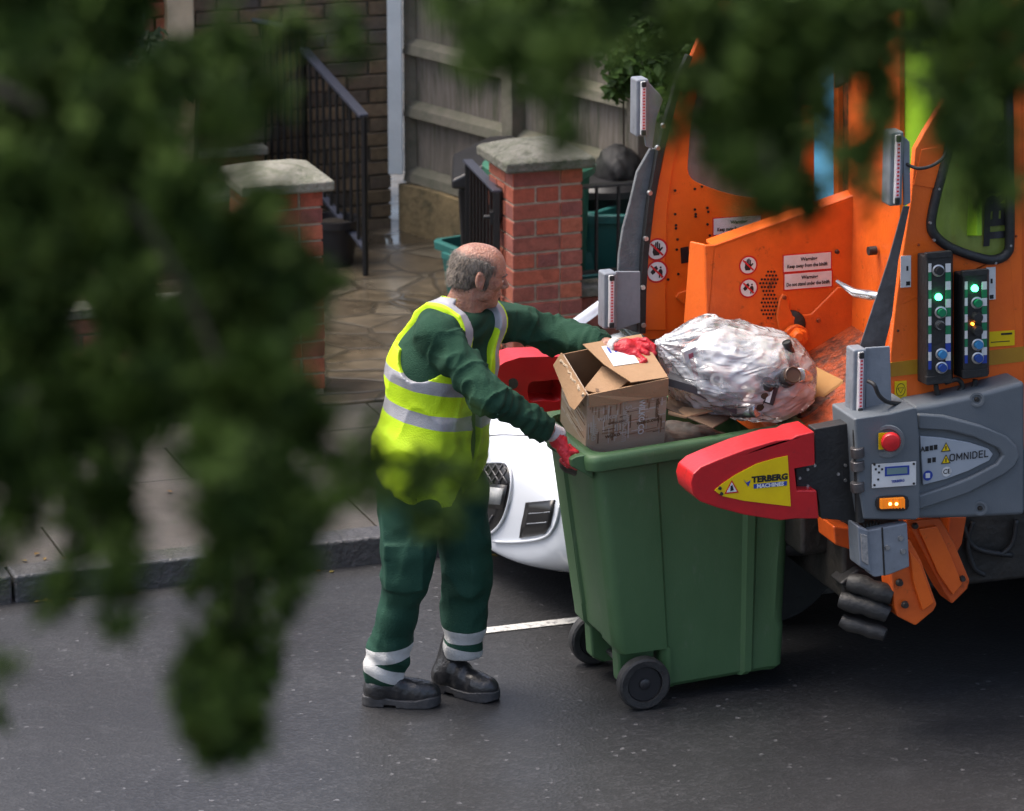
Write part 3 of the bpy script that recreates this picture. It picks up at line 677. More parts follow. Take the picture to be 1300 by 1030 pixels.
M_bluep = mat('blue_print', (.02, .05, .30), .4)
M_greenp = mat('green_print', (.01, .17, .07), .45)
M_panelblue = mat('sky_blue_panel', (.06, .30, .52), .4, col2=(.10, .36, .58), nscale=5)
M_lime = mat('lime_green_panel', (.26, .48, .02), .35, col2=(.20, .40, .02), nscale=3)
M_chrome = mat('bolt_steel', (.5, .5, .5), .3, metal=.9)
M_logo = mat('pale_logo_plate', (.36, .39, .43), .4, col2=(.32, .35, .39), nscale=6); M_ledoff = mat('led_diffuser', (.8, .62, .64), .25)
def dirty_glass(name, tint, op, rough=.15):
    m = mat(name, tint, rough, col2=tuple(x*.75 for x in tint), nscale=5, bump=.05); t = m.node_tree; b = P(m); tr = t.nodes.new('ShaderNodeBsdfTransparent'); tr.inputs[0].default_value = (.85, .9, .85, 1)
    ms = t.nodes.new('ShaderNodeMixShader'); n = t.nodes.new('ShaderNodeTexNoise'); n.inputs['Scale'].default_value = 9; n.inputs['Detail'].default_value = 8
    mr = t.nodes.new('ShaderNodeMapRange'); mr.inputs[1].default_value = .35; mr.inputs[2].default_value = .65; mr.inputs[3].default_value = op-.1; mr.inputs[4].default_value = op+.1
    t.links.new(n.outputs[0], mr.inputs[0]); t.links.new(mr.outputs[0], ms.inputs[0]); t.links.new(tr.outputs[0], ms.inputs[1]); t.links.new(b.outputs[0], ms.inputs[2]); t.links.new(ms.outputs[0], t.nodes['Material Output'].inputs[0]); return m
M_glass1 = dirty_glass('scratched_window', (.24, .23, .22), .75, .25)
M_glass2 = dirty_glass('green_tinted_window', (.22, .28, .06), .85, .2)

NP = RY(1105, 528, 13.5); TU = U.copy(); TV = V.copy()
def N_(px, py, off=0): return ONP(px, py, NP+TV*off, TV)
HW = 1.22
def F_(px, py, off=0): return ONP(px, py, NP+TV*(HW+off), TV)
def R_(px, py, a=.33): return ONP(px, py, NP+TU*a, TU)
def pl(fn, pts, off=0): return [fn(x, y, off) for x, y in pts]
truck = thing('refuse_truck', 'orange refuse truck with its rear bin lift and red nose arms facing the man', 'truck', Vector((NP.x+1.5, NP.y+1.2, 0)))
def plate(name, fn, pts, off, thick, m, parent, holes=(), bevel=.004, sm_=0, seg=2):
    """plate whose face nearest the camera lies at offset off; thickness goes away from it"""
    pp = pl(fn, pts, off)
    if sm_: pp = smooth_poly(pp, sm_)
    hh = [smooth_poly(pl(fn, h, off), 4) for h in holes]
    b = MB(); b.prism(pp, TV*thick, hh); return b.build(name, m, parent, bevel=bevel, seg=seg)
def bolt(p, r, parent, n=-TV, m=M_chrome, name='bolt'):
    b = MB(); n = n.normalized(); b.cyl(p-n*.004, p+n*r*.7, r, r*.75, 10); return b.build(name, m, parent, smooth='auto')
# far side panel
win1 = [(879, 150), (875, 190), (875, 222), (895, 236), (938, 249), (985, 252), (1008, 238), (1018, 190), (1018, 110), (1008, 60), (980, 30), (925, 42), (893, 95)]
fp = plate('side_panel', F_, [(815, 425), (817, 370), (819, 320), (828, 255), (840, 195), (853, 145), (868, 95), (890, 45), (915, 5), (945, -45), (1034, -45), (1034, 480), (900, 480)], 0, .03, M_or, truck, holes=[win1])
plate('window_pane', F_, [(865, 150), (865, 250), (1030, 260), (1030, 20), (900, 25)], .012, .006, M_glass1, fp, bevel=0)
text('window_lettering', 'TERBERG', .105, F_(952, 155, .008), UP, -TU, M_txt, fp, bold=.006, sx=1.0)
plate('folded_edge', F_, [(818, 420), (820, 370), (823, 320), (831, 255), (843, 195), (856, 145), (866, 145), (856, 200), (848, 260), (845, 330), (846, 420)], -.014, .014, M_or, fp, bevel=.004)
es = plate('edge_seal', F_, [(812, 424), (813, 370), (816, 320), (823, 258), (834, 198), (847, 145), (860, 100), (873, 70), (880, 72), (867, 103), (855, 148), (842, 200), (831, 260), (824, 322), (821, 370), (820, 424)], -.03, .03, M_blk, fp, bevel=.003)
for q in ((841, 160), (834, 188), (824, 245), (819, 303), (815, 365), (816, 413)): bolt(F_(q[0]+1, q[1], -.03), .011, fp)
fl = plate('rubber_flap', F_, [(836, 189), (824, 245), (818, 304), (814, 354), (812, 424), (785, 415), (785, 347), (786, 324), (791, 291), (800, 258), (809, 219), (826, 189)], .0, .02, M_rubb, fp)
for q in ((857, 272), (858, 286), (858, 290), (882, 266), (883, 272), (883, 275), (898, 264), (899, 269), (860, 304), (898, 285), (901, 299), (859, 317), (885, 315), (861, 348), (848, 355), (857, 242), (882, 240), (891, 237)):
    b = MB(); p_ = F_(q[0], q[1], -.001); b.cyl(p_, p_-TV*.003, .005, n=8); b.build('drilled_hole', M_txt, fp)
plate('black_patch', F_, [(864, 315), (874, 313), (876, 333), (865, 335)], -.002, .002, M_txt, fp, bevel=0)
br = plate('bracket_outline', F_, [(858, 378), (862, 372), (882, 366), (884, 345), (890, 341), (892, 346), (889, 384), (884, 398), (862, 382)], -.012, .012, M_or, fp, bevel=.004)
# slotted light bars
def light_bar(name, fn, x0, y0, x1, y1, off, label=None, brk=None, depth=.07):
    """housing seen face on, LED strip with black ends, bracket to its right"""
    c = fn((x0+x1)/2, (y0+y1)/2, off); hz = (fn(x0, y0, off)-fn(x0, y1, off)).length; wx = (fn(x0, y0, off)-fn(x1, y0, off)).length
    r = thing(name, None, None, c-wloc(truck)); r.parent = truck
    if label: r['label'] = label
    a = math.atan2(TU.y, TU.x); n = -TV
    b = MB(); b.box(c+TV*depth/2, (wx, depth, hz), a); b.build('housing', M_lgrey, r, bevel=.008)
    lx = wx*.42; b = MB(); b.box(c+n*.003, (lx, .012, hz*.93), a); b.build('bezel', M_wht, r, bevel=.004)
    b = MB(); b.box(c+n*.009, (lx*.7, .006, hz*.74), a); b.build('diffuser', M_ledoff, r)
    nled = 14
    b = MB()
    for k in range(nled):
        z = -hz*.34+hz*.68*k/(nled-1); b.box(c+n*.0125+UP*z, (lx*.34, .003, hz*.022), a)
    b.build('led_row', M_redp, r)
    for s_ in (-1, 1): b = MB(); b.box(c+n*.010+UP*s_*hz*.42, (lx*.8, .012, hz*.09), a); b.build('end_cap', M_blk, r, bevel=.003)
    if brk:
        b = MB(); b.prism([fn(x, y, off+.015) for x, y in brk], TV*.012); b.build('bracket', M_lgrey, r, bevel=.003)
    return r
light_bar('marker_light', F_, 808, 101, 824, 174, -.05, 'upper marker light on the far side panel', [(822, 103), (838, 120), (842, 127), (834, 150), (828, 190), (820, 186), (818, 172), (822, 172)])
light_bar('marker_light', F_, 767, 347, 784, 418, -.08, 'lower marker light on the far side panel', [(782, 345), (813, 345), (813, 410), (782, 420)])
light_bar('marker_light', N_, 1130, 168, 1147, 262, -.06, 'upper marker light on the near side panel', [(1146, 172), (1155, 180), (1156, 258), (1148, 262)])
light_bar('marker_light', N_, 1083, 444, 1100, 528, -.1, 'lower marker light on the near side panel', [(1099, 442), (1130, 440), (1132, 516), (1099, 526)])
# inner plate of the lift (between the two side panels)
IO = .93
def I_(px, py, off=0): return ONP(px, py, NP+TV*(IO+off), TV)
ip = plate('lift_fender', I_, [(895, 312), (908, 311), (1085, 248), (1092, 240), (1105, 240), (1115, 480), (1040, 520), (900, 470)], 0, .02, M_or2, truck)
b = MB(); e0 = I_(905, 313); e1 = I_(1087, 249); b.prism([e0, e1, e1+TV*.07+UP*.01, e0+TV*.07+UP*.01], UP*-.012); b.build('sloping_lip', M_or, ip, bevel=.004)
b = MB(); e0 = I_(905, 313); e1 = I_(893, 470); b.prism([e0, e1, e1+TV*.10-TU*.05, e0+TV*.10-TU*.05], TU*.012); b.build('bent_side', M_or, ip, bevel=.004)
# perforations
pz = [(972, 345), (983, 343), (990, 355), (984, 372), (991, 385), (984, 403), (972, 405), (965, 395), (968, 375), (963, 360)]
k = 0
for j in range(13):
    for i in range(7):
        x = 963+i*4.0+(j % 2)*2; y = 345+j*4.9
        ins = False; n = len(pz)
        for t in range(n):
            (xa, ya), (xb, yb) = pz[t], pz[(t+1) % n]
            if (ya > y) != (yb > y) and x < (xb-xa)*(y-ya)/(yb-ya)+xa: ins = not ins
        if ins:
            p_ = I_(x, y, -.0005); b = MB(); b.cyl(p_, p_-TV*.002, .0045, n=6); b.build('perforation', M_txt, ip); k += 1
plate('gusset', I_, [(986, 402), (990, 380), (994, 373), (1000, 376), (1003, 392), (1007, 402), (1030, 399), (1064, 365), (1110, 361), (1110, 470), (1040, 500), (1000, 470)], -.014, .014, M_or2, ip, bevel=.005)
for q in ((996, 378), (1039, 407), (1063, 320)): bolt(I_(q[0], q[1], -.014), .009, ip, m=M_rust)
b = MB(); p_ = I_(1008, 428, -.02); b.cyl(p_, p_-TV*.025, .05, n=24); b.build('boss', M_or2, ip, bevel=.006)
b = MB(); p_ = I_(1012, 427, -.04); b.cyl(p_, p_-TV*.035, .038, .034, n=6); b.build('pivot_nut', M_or, ip, bevel=.006)
b = MB(); p_ = I_(1012, 427, -.075); b.cyl(p_, p_-TV*.02, .024, .018, n=16); b.build('pivot_pin', M_or, ip, bevel=.004)
b = MB(); b.lathe(I_(1004, 412, -.002), [(.055, 0), (.05, .006), (.02, .009)], 18, M=Matrix.Rotation(PI/2, 3, 'X')); b.build('grease', M_under, ip, smooth=True)
b = MB(); b.tube([I_(1090, 240, -.01), I_(1092, 320, -.01), I_(1096, 365, -.01), I_(1100, 470, -.01)], .006, 6); b.build('weld_seam', M_or, ip, smooth=True)
# thin tan board poking out of the hopper (its own thing, later)
# wall at the back of the hopper, seen edge on between the panels
rw = thing('hopper_wall', None, None, R_(1100, 200)-wloc(truck)); rw.parent = truck
def rplate(name, pts, m, a=.33, th=.02):
    b = MB(); b.prism([R_(x, y, a) for x, y in pts], TU*th); return b.build(name, m, rw, bevel=.003)
rplate('orange_frame', [(1077, -60), (1142, -60), (1142, 480), (1077, 480)], M_or2)
rplate('dark_slot', [(1064, -60), (1079, -60), (1079, 330), (1064, 330)], M_rust, .36)
rplate('blue_infill', [(1000, -60), (1066, -60), (1066, 280), (1000, 280)], M_panelblue, .40)
rplate('edge_strip', [(1058, 60), (1064, 60), (1064, 300), (1058, 300)], M_or, .34)
rplate('lime_infill', [(1138, -60), (1240, -60), (1240, 300), (1138, 300)], M_lime, .35)
rplate('hinge_block', [(1059, 62), (1072, 64), (1071, 105), (1059, 112)], M_blk, .30)
b = MB(); p_ = R_(1112, 318, .32); b.cyl(p_, p_-TU*.03, .016, n=14); b.build('rubber_stop', M_blk, rw, smooth='auto')
# shiny catch lever
b = MB(); b.tube([N_(1062, 357, .35), N_(1085, 372, .28), N_(1105, 375, .2), N_(1122, 377, .1)], [.006, .016, .018, .012], 8); b.build('catch_lever', mat('polished_catch', (.6, .6, .62), .2, metal=.9), truck, smooth=True)
# hopper floor
f0 = NP-TU*.13; zl = N_(1040, 560, .5).z
A0 = f0+TV*.1; B0 = f0+TV*IO; zf0 = .97; zf1 = 1.22
b = MB(); b.prism([Vector((A0.x, A0.y, zf0)), Vector((B0.x, B0.y, zf0)), Vector(((B0+TU*.5).x, (B0+TU*.5).y, zf1)), Vector(((A0+TU*.5).x, (A0+TU*.5).y, zf1))], UP*-.03); b.build('hopper_floor', M_rust, truck, bevel=.004)
b = MB(); b.bar(Vector((A0.x, A0.y, zf0-.02))-TU*.02, Vector((B0.x, B0.y, zf0-.02))-TU*.02, .05, .06); b.build('hopper_lip', M_or2, truck, bevel=.006)
# ---- near side panel
win2 = [(1204, 190), (1196, 220), (1187, 255), (1182, 285), (1188, 300), (1206, 314), (1238, 326), (1262, 330), (1278, 322), (1282, 300), (1281, 200), (1279, 110), (1268, 80), (1240, 90), (1218, 130)]
npn = plate('side_panel', N_, [(1262, -60), (1240, 52), (1213, 104), (1175, 166), (1162, 190), (1157, 255), (1145, 330), (1137, 390), (1131, 450), (1128, 540), (1300, 540), (1296, 60), (1296, -60)], 0, .03, M_or, truck, holes=[win2])
plate('window_pane', N_, [(1200, 170), (1176, 250), (1176, 345), (1292, 345), (1292, 70), (1246, 70)], .014, .005, M_glass2, npn, bevel=0)
def band(pts, w1): # rubber gasket as tube along loop
    return smooth_poly(pts, 5)
lp = smooth_poly(pl(N_, win2, -.006), 6)
b = MB(); lp2 = lp+[lp[0]]; b.tube(lp2, .017, 8, caps=False); b.build('window_gasket', M_blk, npn, smooth=True)
for q in ((1186, 305), (1206, 320), (1264, 334), (1283, 312), (1181, 283), (1192, 240)): bolt(N_(q[0], q[1], -.018), .006, npn)
text('window_lettering', 'TERBERG', .105, N_(1267, 232, .009), UP, -TU, M_txt, npn, bold=.007, sx=1.0)
plate('reflective_stripe', N_, [(1128, 461), (1300, 440), (1300, 459), (1128, 479)], -.0025, .0025, M_olive, npn, bevel=0)
plate('steel_edge', N_, [(1147, 262), (1128, 330), (1105, 400), (1090, 445), (1122, 447), (1133, 400), (1141, 330), (1155, 262)], -.03, .006, M_steel, npn, bevel=.002)
plate('upper_gusset', N_, [(1160, 235), (1170, 190), (1200, 185), (1188, 240)], -.004, .004, M_or, npn, bevel=.002)
b = MB(); b.tube(smooth_poly([N_(1150, 208, -.04), N_(1165, 214, -.07), N_(1182, 211, -.07), N_(1196, 202, -.05), N_(1201, 192, -.01)], 5, False), .006, 8); b.build('cable', M_blk, npn, smooth=True)
b = MB(); b.tube(smooth_poly([N_(1102, 484, -.13), N_(1110, 489, -.16), N_(1116, 502, -.16), N_(1128, 511, -.15), N_(1150, 513, -.1)], 5, False), .0075, 8); b.build('cable', M_blk, npn, smooth=True)
def label_plate(name, fn, cx, cy, wpx, hpx, off, m, parent, sl=-.07):
    hw, hh = wpx/2, hpx/2; return plate(name, fn, [(cx-hw, cy-hh-sl*hw), (cx+hw, cy-hh+sl*hw), (cx+hw, cy+hh+sl*hw), (cx-hw, cy+hh-sl*hw)], off, .002, m, parent, bevel=0)
label_plate('white_label', N_, 1150, 345, 13, 40, -.0035, M_wht, npn)
label_plate('label_code', N_, 1153, 360, 5, 5, -.0045, M_txt, npn); label_plate('label_bar', N_, 1152, 341, 2.5, 6, -.0045, M_txt, npn)
label_plate('white_label', N_, 1258, 360, 12, 41, -.0035, M_wht, npn)
label_plate('label_code', N_, 1259, 377, 5, 5, -.0045, M_txt, npn); label_plate('label_bar', N_, 1259, 357, 2.5, 6, -.0045, M_txt, npn)
label_plate('yellow_label', N_, 1143.5, 496, 15, 24, -.0045, M_yel, npn)
b = MB(); c_ = N_(1143.5, 495, -.005); ring_ = []
for k in range(25): a = 2*PI*k/24; ring_.append(c_+TU*.0165*math.cos(a)+UP*.022*math.sin(a))
b.tube(ring_, .0012, 4, caps=False); b.build('label_ring', M_txt, npn)
b = MB(); b.tube([c_+TU*-.011+UP*.007, c_+TU*.011+UP*.007, c_-UP*.012, c_+TU*-.011+UP*.007], .0012, 4); b.build('label_triangle', M_txt, npn)
label_plate('yellow_label', N_, 1272, 430, 32, 19, -.0035, M_yel, npn); label_plate('label_bar', N_, 1278, 424, 14, 2.5, -.0045, M_txt, npn); label_plate('label_bar', N_, 1270, 434, 24, 1, -.0045, M_txt, npn)
for q in ((1166, 311), (1129, 390), (1243, 470), (1215, 210), (1290, 300), (1140, 420)): bolt(N_(q[0], q[1], -.001), .005, npn, m=M_rust)
# control boxes
M_ledg = mat('green_led', (.02, .5, .15), .3, emit=(.05, 1, .3), estr=6)
M_ledo = mat('orange_led', (.6, .2, .02), .3, emit=(1, .25, .02), estr=5)
M_bg = mat('green_button', (.01, .19, .08), .35); M_bb = mat('light_blue_button', (.04, .20, .42), .35); M_bd = mat('dark_blue_button', (.02, .06, .26), .35)
M_amber = mat('amber_lens', (.85, .22, .01), .2, emit=(1, .3, .02), estr=.12); M_ambb = mat('amber_bulb', (1, .6, .2), .3, emit=(1, .6, .15), estr=3)
def control_box(x0, y0, x1, y1, lab, items, strips):
    dp = .085; f = [N_(x0+13, y0+6, -dp), N_(x1, y0+3, -dp), N_(x1, y1-4, -dp), N_(x0+13, y1, -dp)]
    back = [N_(x0, y0, -.002), N_(x1+2, y0-3, -.002), N_(x1+2, y1-6, -.002), N_(x0, y1-6, -.002)]
    r = thing('control_box', lab, None, N_((x0+x1)/2, (y0+y1)/2, 0)-wloc(truck)); del r['label']; r['label'] = lab; r.parent = truck
    b = MB(); b.add(f+back, [(0, 1, 2, 3), (7, 6, 5, 4), (0, 4, 5, 1), (1, 5, 6, 2), (2, 6, 7, 3), (3, 7, 4, 0)]); b.build('casing', M_blk, r, bevel=.006)
    for (ya, yb) in ((y0-2, y0+8), (y1-14, y1-1)):
        g = [N_(x0+12, ya+3, -dp-.006), N_(x1+1, ya, -dp-.006), N_(x1+1, yb-3, -dp-.006), N_(x0+12, yb, -dp-.006)]; b = MB(); b.prism(g, TV*.02); b.build('end_cover', M_blk, r, bevel=.004)
    for j, (xa, xb) in enumerate(((x0+15, x0+18.5), (x1-7.5, x1-1))):
        n = strips
        for k in range(n):
            ya = y0+14+(y1-y0-34)*k/n; yb = ya+(y1-y0-34)/n-.4; col = (M_wht, M_greenp)[k % 2] if k < n*.72 else (M_wht, M_bluep)[k % 2]
            b = MB(); b.prism([N_(xa, ya, -dp-.002), N_(xb, ya-.4, -dp-.002), N_(xb, yb-.4, -dp-.002), N_(xa, yb, -dp-.002)], TV*.002); b.build('button_label', col, r)
    for (x, y, kind) in items:
        c = N_(x, y, -dp)
        if kind in ('G', 'B', 'D', 'K'):
            m = {'G': M_bg, 'B': M_bb, 'D': M_bd, 'K': M_blk}[kind]
            b = MB(); b.lathe(c, [(.021, 0), (.021, .010), (.017, .012), (.0165, .006), (.002, .006)], 22, M=Matrix.Rotation(PI/2, 3, 'X')); b.build('button_ring', M_chrome if kind != 'K' or y < 350 else M_blk, r, smooth='auto')
            b = MB(); b.cyl(c, c-TV*.018, .0155, .014, 20); b.build('button', m, r, smooth='auto')
        elif kind == 'k': b = MB(); b.cyl(c, c-TV*.022, .020, .017, 16); b.build('button', M_blk, r, smooth='auto')
        elif kind == 'g': b = MB(); b.cyl(c, c-TV*.012, .0125, .01, 14); b.build('indicator_lamp', M_ledg, r, smooth='auto')
        elif kind == 'o': b = MB(); b.cyl(c, c-TV*.008, .005, n=10); b.build('indicator_lamp', M_ledo, r)
        elif kind == 's': b = MB(); b.cyl(c, c-TV*.012, .016, n=14); b.build('switch_ring', M_chrome, r, smooth='auto'); b = MB(); b.cyl(c-TV*.01, c-TV*.022, .012, n=14); b.build('switch', M_blk, r)
    return r
control_box(1164, 321, 1208, 490, 'larger left control box on the near side panel', [(1191, 343, 'K'), (1191, 377, 'g'), (1194, 396, 'G'), (1192, 412, 's'), (1195, 449, 'B'), (1195, 466, 'D')], 12)
control_box(1210, 344, 1254, 482, 'smaller right control box on the near side panel', [(1237, 366, 'g'), (1240, 384, 'G'), (1239, 402, 'k'), (1234, 411, 'o'), (1239, 419, 'k'), (1241, 437, 'B'), (1241, 454, 'D')], 10)
for pts in ([(1188, 488), (1190, 500), (1195, 506)], [(1200, 486), (1216, 482), (1222, 492), (1214, 500)], [(1238, 482), (1236, 492), (1228, 500)]):
    b = MB(); b.tube(smooth_poly([N_(x, y, -.05) for x, y in pts], 4, False), .009, 8); b.build('cable', M_blk, npn, smooth=True)
# ---- warning stickers
def disc(fn, x, y, off, r, m, name, parent, n=28):
    c = fn(x, y, off); b = MB(); b.prism([c+TU*r*math.cos(2*PI*k/n)+UP*r*math.sin(2*PI*k/n) for k in range(n)], TV*.001); return b.build(name, m, parent)
def poly2(fn, x, y, off, pts, s, m, name, parent):
    c = fn(x, y, off); b = MB()
    for pg in pts: b.prism([c+TU*a*s+UP*d*s for a, d in pg], TV*.0006)
    return b.build(name, m, parent)
HAND = [[(-.30, -.55), (.22, -.55), (.36, -.15), (.60, .12), (.50, .22), (.30, .05), (.30, .55), (.19, .55), (.17, .12), (.13, .12), (.13, .72), (.0, .72), (0, .12), (-.04, .12), (-.05, .66), (-.17, .66), (-.18, .1), (-.21, .1), (-.24, .48), (-.35, .46), (-.36, 0), (-.42, -.2)]]
MAN = [[(-.62, .0), (-.42, -.28), (-.18, -.12), (-.1, .1), (.12, .22), (-.05, .55), (-.35, .38), (-.45, .18)], [(.08, -.1), (.22, .18), (.42, .22), (.55, 0), (.52, -.6), (.40, -.6), (.36, -.2), (.30, -.6), (.18, -.6), (.22, -.1), (.12, -.2)], [(.28, .28), (.42, .26), (.46, .4), (.34, .46), (.25, .38)]]
def sign(fn, x, y, off, r, shape, parent):
    t = disc(fn, x, y, off, r, M_redp, 'warning_sticker', parent)
    disc(fn, x, y, off-.0015, r*.84, M_wht, 'sticker_face', t); poly2(fn, x, y, off-.0025, shape, r*.95, M_txt, 'pictogram', t)
    poly2(fn, x, y, off-.0035, [[(-.66, .52), (-.54, .64), (.66, -.52), (.54, -.64)]], r*.95, M_redp, 'slash', t)
sign(F_, 834, 317, -.016, .043, HAND, fp); sign(F_, 834, 345, -.016, .043, MAN, fp)
sign(I_, 950, 337, -.002, .036, HAND, ip); sign(I_, 950.5, 366, -.002, .037, MAN, ip)
def wsign(fn, x, y, wpx, hpx, off, l2, parent, sl=-.079, fs=.0185):
    t = label_plate('warning_plate', fn, x, y, wpx, hpx, off, M_redp, parent, sl); label_plate('plate_face', fn, x, y, wpx-2.4, hpx-2.6, off-.0012, M_wht, t, sl)
    xd = fn(x+20, y+20*sl, off)-fn(x, y, off)
    text('plate_lettering', 'Warning', fs, fn(x+2, y-4.2, off-.003), xd, UP, M_txt, t, bold=.0006); text('plate_lettering', l2, fs, fn(x, y+4.0, off-.003), xd, UP, M_txt, t, bold=.0006, sx=.8 if len(l2) < 28 else .76)
wsign(I_, 1025, 333, 62, 23, -.003, 'Keep away from the binlift', ip); wsign(I_, 1026, 356, 62, 22, -.003, 'Do not stand under the binlift', ip)
wsign(F_, 936, 286, 62, 23, -.003, 'Keep away from the binlift', fp); wsign(F_, 936, 309, 62, 22, -.003, 'Do not stand under the binlift', fp)
# ---- grey moulded body on the near side
gb = thing('lift_housing', None, None, N_(1180, 600, -.1)-wloc(truck)); gb.parent = truck
plate('rear_shell', N_, [(1160, 517), (1190, 512), (1230, 503), (1302, 484), (1302, 655), (1240, 658), (1160, 660)], -.13, .14, M_grey, gb, bevel=.018, seg=3)
plate('front_shell', N_, [(1085, 532), (1120, 527), (1158, 517), (1165, 519), (1168, 560), (1169, 657), (1162, 661), (1096, 660), (1090, 620)], -.19, .2, M_grey, gb, bevel=.022, seg=3)
rib = smooth_poly(pl(N_, [(1169, 532), (1200, 534), (1240, 545), (1275, 560), (1289, 573), (1290, 585), (1280, 596), (1240, 615), (1205, 633), (1169, 640)], -.135), 5, False)
plate('raised_rib', N_, [(1166, 526), (1200, 528), (1245, 540), (1280, 555), (1291, 566), (1295, 580), (1290, 592), (1275, 604), (1235, 625), (1166, 648), (1166, 630), (1200, 619), (1235, 605), (1266, 589), (1273, 579), (1266, 569), (1240, 557), (1200, 547), (1166, 545)], -.15, .025, M_grey, gb, bevel=.009, seg=3)
lp_ = plate('logo_plate', N_, [(1168, 554), (1195, 556), (1230, 562), (1255, 570), (1261, 577), (1256, 585), (1230, 598), (1200, 609), (1172, 616)], -.143, .012, M_logo, gb, bevel=.003)
xd = N_(1255, 575, -.146)-N_(1205, 581, -.146)
lettering('lettering', 'OMNIDEL', .0228, N_(1230, 578.5, -.146), xd, UP, M_txt, lp_)
def small(x, y, wv, hv, m, nm='pictogram'): return label_plate(nm, N_, x, y, wv, hv, -.1455, m, lp_)
for (x, y) in ((1177, 570), (1182.5, 569), (1188, 568), (1180, 585), (1186, 584)):
    small(x, y, 4.2, 6, M_txt); 
text('lettering', 'A', .026, N_(1171.5, 571, -.146), xd, UP, M_txt, lp_, bold=.0006)
for (x, y) in ((1201, 568), (1201, 583.5)):
    poly2(N_, x, y, -.1455, [[(-.5, -.42), (.5, -.42), (0, .5)]], .036, M_txt, 'warning_triangle', lp_); poly2(N_, x, y, -.1463, [[(-.38, -.34), (.38, -.34), (0, .36)]], .036, M_yel, 'triangle_face', lp_); poly2(N_, x, y, -.147, [[(-.05, -.25), (.05, -.25), (.07, .12), (-.07, .12)]], .036, M_txt, 'pictogram', lp_)
disc(N_, 1178, 604, -.1455, .018, M_bluep, 'blue_disc', lp_); label_plate('pictogram', N_, 1178, 604, 5.5, 6, -.1465, M_wht, lp_)
disc(N_, 1202, 599, -.1455, .0175, M_wht, 'white_disc', lp_); text('lettering', 'CE', .024, N_(1202, 599, -.147), xd, UP, M_txt, lp_, bold=.0003)
for (x, y) in ((1240, 507), (1244, 645)):
    b = MB(); c = N_(x, y, -.131); b.lathe(c, [(.026, 0), (.026, .006), (.018, .006), (.014, .001), (.001, .001)], 20, M=Matrix.Rotation(PI/2, 3, 'X')); b.build('screw_cup', M_grey, gb, smooth='auto'); bolt(c-TV*.001, .010, gb, m=M_under, name='screw')
# red mushroom button on yellow plate in a recess
b = MB(); c = N_(1127, 560, -.192); b.lathe(c, [(.058, 0), (.056, .008), (.045, .008), (.040, .0015), (.002, .001)], 26, M=Matrix.Rotation(PI/2, 3, 'X')); b.build('button_recess', M_grey, gb, smooth='auto')
label_plate('yellow_plate', N_, 1125, 560, 19, 21, -.20, M_yel, gb)
b = MB(); c = N_(1130, 558, -.2); b.lathe(c, [(.016, 0), (.016, .02), (.033, .024), (.034, .034), (.028, .043), (.01, .047)], 26, M=Matrix.Rotation(PI/2, 3, 'X')); b.build('emergency_stop', M_red, gb, smooth='auto')
dp_ = label_plate('display_panel', N_, 1135, 603, 56, 30, -.1965, M_wht, gb)
label_plate('screen_bezel', N_, 1139, 598, 31, 12, -.198, M_bluep, dp_); label_plate('screen', N_, 1139, 598, 26, 8, -.199, mat('lcd', (.16, .24, .24), .2), dp_)
text('lettering', 'TERBERG', .012, N_(1140, 611, -.198), xd, UP, M_bluep, dp_, bold=.0005)
for q in ((1112, 596), (1120, 596), (1116, 592), (1116, 600), (1115, 609)): label_plate('key', N_, q[0], q[1], 2.5, 2.5, -.198, M_txt, dp_)
for q in ((1110, 590), (1160, 589), (1110, 616), (1160, 614)): bolt(N_(q[0], q[1], -.1965), .005, dp_, m=M_under)
b = MB(); b.prism(smooth_poly(pl(N_, [(1114, 633), (1134, 630), (1152, 631), (1152, 647), (1134, 649), (1115, 648)], -.198), 3), TV*.02); b.build('lamp_surround', M_blk, gb, bevel=.004)
al = plate('amber_lamp', N_, [(1118, 634), (1149, 632), (1149, 645), (1118, 647)], -.21, .014, M_amber, gb, bevel=.004)
for k in range(8): x = 1120+k*4; plate('lens_rib', N_, [(x, 634), (x+1, 634), (x+1, 646), (x, 646)], -.212, .003, M_amber, al, bevel=0)
for x in (1130, 1138): b = MB(); c = N_(x, 640, -.2125); b.lathe(c, [(.006, 0), (.004, .003), (.001, .004)], 10, M=Matrix.Rotation(PI/2, 3, 'X')); b.build('lit_bulb', M_ambb, al, smooth=True)
# hinge column between arm and housing
b = MB(); b.cyl(N_(1088, 545, -.17), N_(1092, 662, -.17), .016, n=14); b.build('hinge_tube', M_blk, gb, smooth='auto')
for y in (573, 590, 617): b = MB(); b.cyl(N_(1088, y-5, -.18), N_(1089, y+7, -.18), .024, n=14); b.build('hinge_knuckle', M_steel, gb, bevel=.003)
# ---- near arm
NOSE = [(877, 613), (880, 602), (890, 593), (911, 584), (945, 571), (985, 559), (1005, 557), (1012, 553), (1034, 548), (1035, 590), (1009, 595), (1012, 623), (1037, 623), (1040, 659), (1009, 659), (989, 661), (945, 654), (911, 645), (889, 637), (880, 628)]
arm = thing('nose_arm', 'near red nose arm pointing left in front of the green bin', None, N_(1000, 660, -.1)-wloc(truck)); arm.parent = truck
na = plate('red_nose', N_, NOSE, -.17, .14, M_red, arm, bevel=.022, seg=3)
b = MB(); q = N_(1006, 556, -.1); b.lathe(q, [(.03, -.02), (.03, .015), (.02, .022), (.004, .024)], 16); b.build('nose_cap', M_red, arm, smooth='auto')
ys = plate('yellow_face', N_, [(907, 623), (915, 616), (934, 603), (961, 589), (985, 582), (1000, 579), (1004, 643), (978, 640), (945, 636), (917, 630)], -.173, .004, M_yel, arm, bevel=0)
xa = N_(1000, 607, -.174)-N_(950, 612, -.174)
